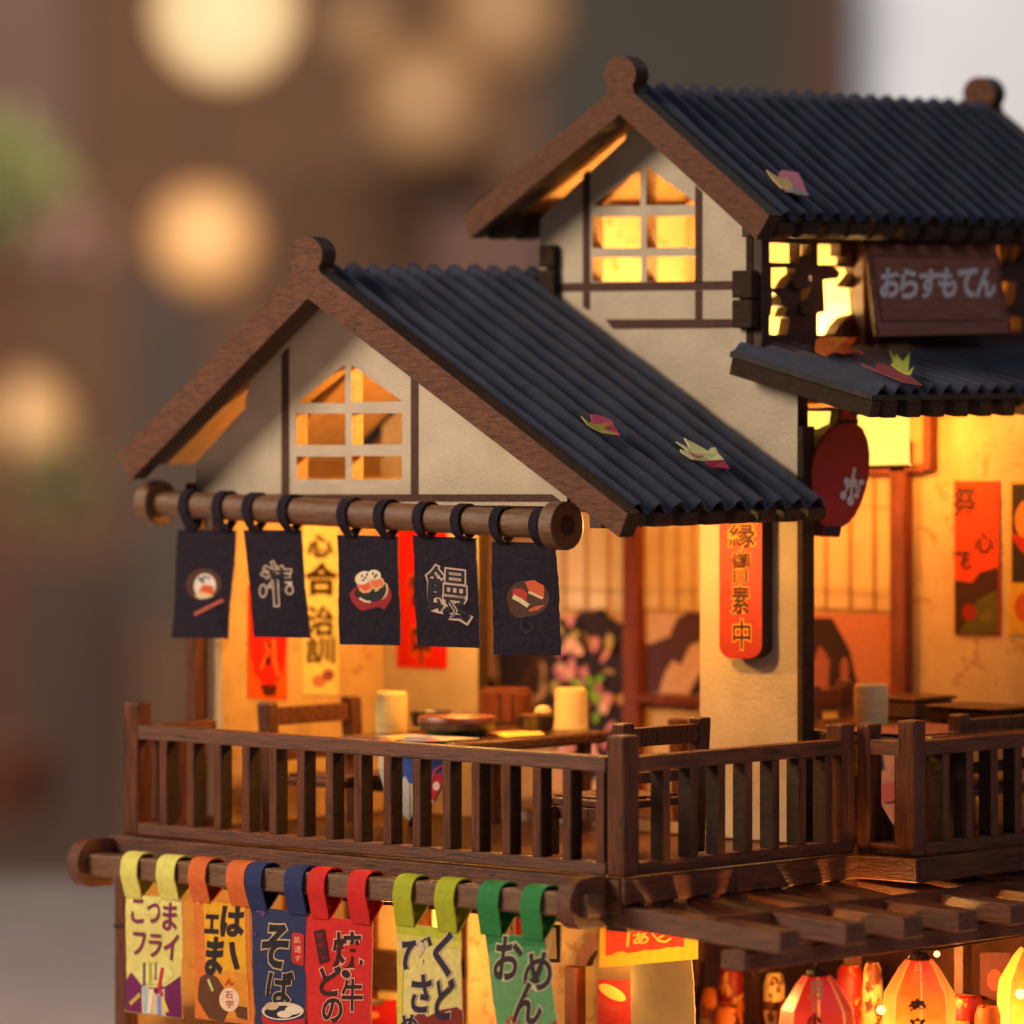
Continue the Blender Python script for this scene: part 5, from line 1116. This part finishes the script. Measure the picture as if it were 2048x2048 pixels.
# ================================================================= BACKGROUND ROOM, FAR OUT OF FOCUS
def B(u, v, d): return CAM + ray(u, v) * d
RZ = Matrix.Rotation(PHI, 3, 'Z')
def bgbox(name, u0, v0, u1, v1, d, col, lab=None, cat=None, kind=None, th=6, par=None, emit=0, rough=.8):
    a = B(u0, v0, d); b = B(u1, v1, d); ctr = (a + b) / 2; w_ = (b - a).dot(R) / 2; h = abs(a.z - b.z) / 2
    vs = [ctr + R * (sx * w_) + D * (th * sy) + UP * (sz * h) for sz in (-1, 1) for sy in (0, 1) for sx in (-1, 1)]
    m = mat("far_" + name + "_%d_%d_%d" % col + ("e" if emit else ""), lin(col) if not emit else lin(col), rough, bump=0, var=.12, vscale=(.05, .05, .05), emit=emit)
    o = MB().add(vs, [(0, 2, 3, 1), (4, 5, 7, 6), (0, 1, 5, 4), (2, 6, 7, 3), (0, 4, 6, 2), (1, 3, 7, 5)], m).build(name, par)
    return tag(o, lab, cat, None, kind)
bgbox("wall", -2600, -1800, 4600, 2900, 1500, (190, 146, 116), kind="structure")
# table top that carries the miniature
TT = mat("table_surface", (.80, .66, .62), .5, vscale=(.3, .3, .3), bump=.1, var=.12)
o = MB(); vs = [CAM + R * a + D * b for a, b in ((-150, 60), (150, 60), (150, 212), (-150, 212))]
vs = [Vector((v.x, v.y, z)) for z in (GZ - .3, GZ - 4) for v in vs]
o.add(vs, [(0, 1, 2, 3), (7, 6, 5, 4), (0, 4, 5, 1), (1, 5, 6, 2), (2, 6, 7, 3), (3, 7, 4, 0)], TT); o = o.build("table_surface"); tag(o, kind="structure")
# panels and furniture of the room
bgbox("dark_cupboard", 1080, -260, 1600, 1200, 900, (52, 52, 51), "dark slate cupboard behind the upper house's finial", "cupboard")
bgbox("wall_post", 1598, -260, 1716, 1300, 880, (66, 48, 40), "brown wooden post left of the bright window", "post")
wn = thing("bright_window", "pale grey daylit window in the top right corner", "window", B(1900, 300, 900))
bgbox("window_glass", 1716, -400, 2700, 640, 900, (178, 184, 194), par=wn, emit=.46)
bgbox("window_sill", 1716, 640, 2700, 800, 890, (92, 80, 78), par=wn)
bgbox("red_curtain", -300, -300, 150, 330, 760, (74, 54, 50), "dull red curtain in the far top left corner", "curtain")
bgbox("grey_screen", 250, 520, 420, 1250, 800, (58, 48, 44), "mauve grey screen standing below the amber globe lamp", "screen")
bgbox("red_stool", -60, 1440, 80, 1620, 700, (60, 42, 36), "reddish stool far off at the left edge", "stool")
bgbox("low_cabinet", -400, 1120, 260, 1760, 860, (70, 54, 48), "dark brown low cabinet at the far left", "cabinet")
bgbox("red_cushion", 870, 420, 1090, 620, 700, (60, 40, 34), "muted red cushion between the two roofs", "cushion")
bgbox("brown_cabinet", 560, 330, 1000, 1100, 980, (96, 70, 50), "brown cabinet behind the lower roof's finial", "cabinet")
def globe(lab, u, v, rpx, d, col, e, k=.8, cord=True):
    p = B(u, v, d); r = rpx / F * d; t = thing("globe_lamp", lab, "lamp", p, "glowing globe lamps in the background")
    nm = "globe_glow_%d_%d" % (u, v); m = bpy.data.materials.new(nm); m.use_nodes = True; nt = m.node_tree; b = nt.nodes["Principled BSDF"]
    lw = nt.nodes.new("ShaderNodeLayerWeight"); lw.inputs[0].default_value = .35; mr = nt.nodes.new("ShaderNodeMapRange")
    mr.inputs[1].default_value = 0; mr.inputs[2].default_value = 1; mr.inputs[3].default_value = e; mr.inputs[4].default_value = e * (1 - k)
    nt.links.new(lw.outputs["Facing"], mr.inputs[0]); nt.links.new(mr.outputs[0], b.inputs["Emission Strength"])
    mc = nt.nodes.new("ShaderNodeMix"); mc.data_type = 'RGBA'; nt.links.new(lw.outputs["Facing"], mc.inputs[0])
    mc.inputs[6].default_value = (*lin(col), 1); mc.inputs[7].default_value = (*lin((min(255, col[0]), int(col[1] * .72), int(col[2] * .52))), 1)
    nt.links.new(mc.outputs[2], b.inputs["Emission Color"]); b.inputs["Base Color"].default_value = (.3, .2, .1, 1)
    MB().lathe(p, [(r * math.sin(math.radians(a)), -r * math.cos(math.radians(a))) for a in range(0, 181, 10)], m, 32).build("glass_globe", t, True)
    MB().lathe(p + Vector((0, 0, r * .96)), [(0, 0), (r * .2, 0), (r * .16, r * .2), (0, r * .22)], EDGE, 16).build("cap", t, True)
    if cord: MB().tube(p + Vector((0, 0, r)), p + Vector((0, 0, r + 30)), r * .02 + .1, EDGE, 6).build("cord", t)
globe("large cream globe lamp cut by the top edge at left", 450, 22, 150, 300, (255, 230, 172), 1.04, .45)
globe("amber globe lamp below the large cream one", 410, 478, 104, 800, (246, 178, 104), .86, .9)
globe("dim tan globe lamp at the left edge, level with the gable", 40, 850, 105, 760, (214, 158, 92), .62, 1)
globe("faint tan globe lamp high above the lower roof's finial", 850, 205, 130, 900, (196, 134, 90), .21, 1)
globe("faint tan globe lamp above and right of the lower one, at the top edge", 1010, 30, 130, 900, (196, 130, 90), .17, 1)
globe("faint tan globe lamp at the top edge, right of the large cream one", 720, 60, 70, 900, (190, 130, 96), .10, 1)
# far house plant
pl = thing("house_plant", "blurred leafy green plant with a pink bloom at the far left edge", "plant", B(0, 480, 600)); rg = random.Random(5)
def leaves(name, u, v, ru, rv, d, n, cols, par):
    for ci, c in enumerate(cols):
        mb = MB(); m = flat(c, .7, 0)
        for k in range(n // len(cols)):
            a = rg.uniform(0, 6.28); q = math.sqrt(rg.random()); p = B(u + ru * q * math.cos(a), v + rv * q * math.sin(a), d + rg.uniform(-15, 15)); s = rg.uniform(.8, 1.9)
            t1 = Vector((rg.uniform(-1, 1), rg.uniform(-1, 1), rg.uniform(-1, 1))).normalized(); t2 = t1.orthogonal().normalized()
            mb.add([p, p + t1 * s + t2 * s * .35, p + t1 * s * 2, p + t1 * s - t2 * s * .35], [(0, 1, 2, 3)], m)
        o = mb.build(name, par, fix=False); o["kind"] = "stuff"
leaves("foliage", 0, 350, 120, 120, 600, 500, ((78, 84, 44), (64, 70, 38)), pl)
leaves("flower_cluster", 130, 480, 70, 70, 600, 200, ((104, 78, 72),), pl)
leaves("foliage", 90, 970, 110, 70, 700, 300, ((92, 86, 56), (74, 70, 44)), pl)
MB().tube(B(0, 480, 600), B(0, 1500, 600), 1.2, DARKW, 8).build("stem", pl)
MB().lathe(B(0, 1640, 600), [(0, 0), (5, 0), (7, 8), (0, 8)], DARKW, 16).build("pot", pl)
lamp("table_fill", "AREA", tuple(CAM + D * 215 + R * 70 + UP * 70), 16000, (1.0, .93, .88), 40, tuple(CAM + D * 185 + R * -15 - UP * 22))  # added fill that brightens the table top, no such lamp in the room
lamp("backdrop_fill", 'AREA', tuple(CAM + D * 420 + UP * 150 + R * -60), 3300000, (1.0, .78, .60), 160, tuple(CAM + D * 900 + UP * 10 + R * -40))  # added unseen area fill, there only to brighten the far background
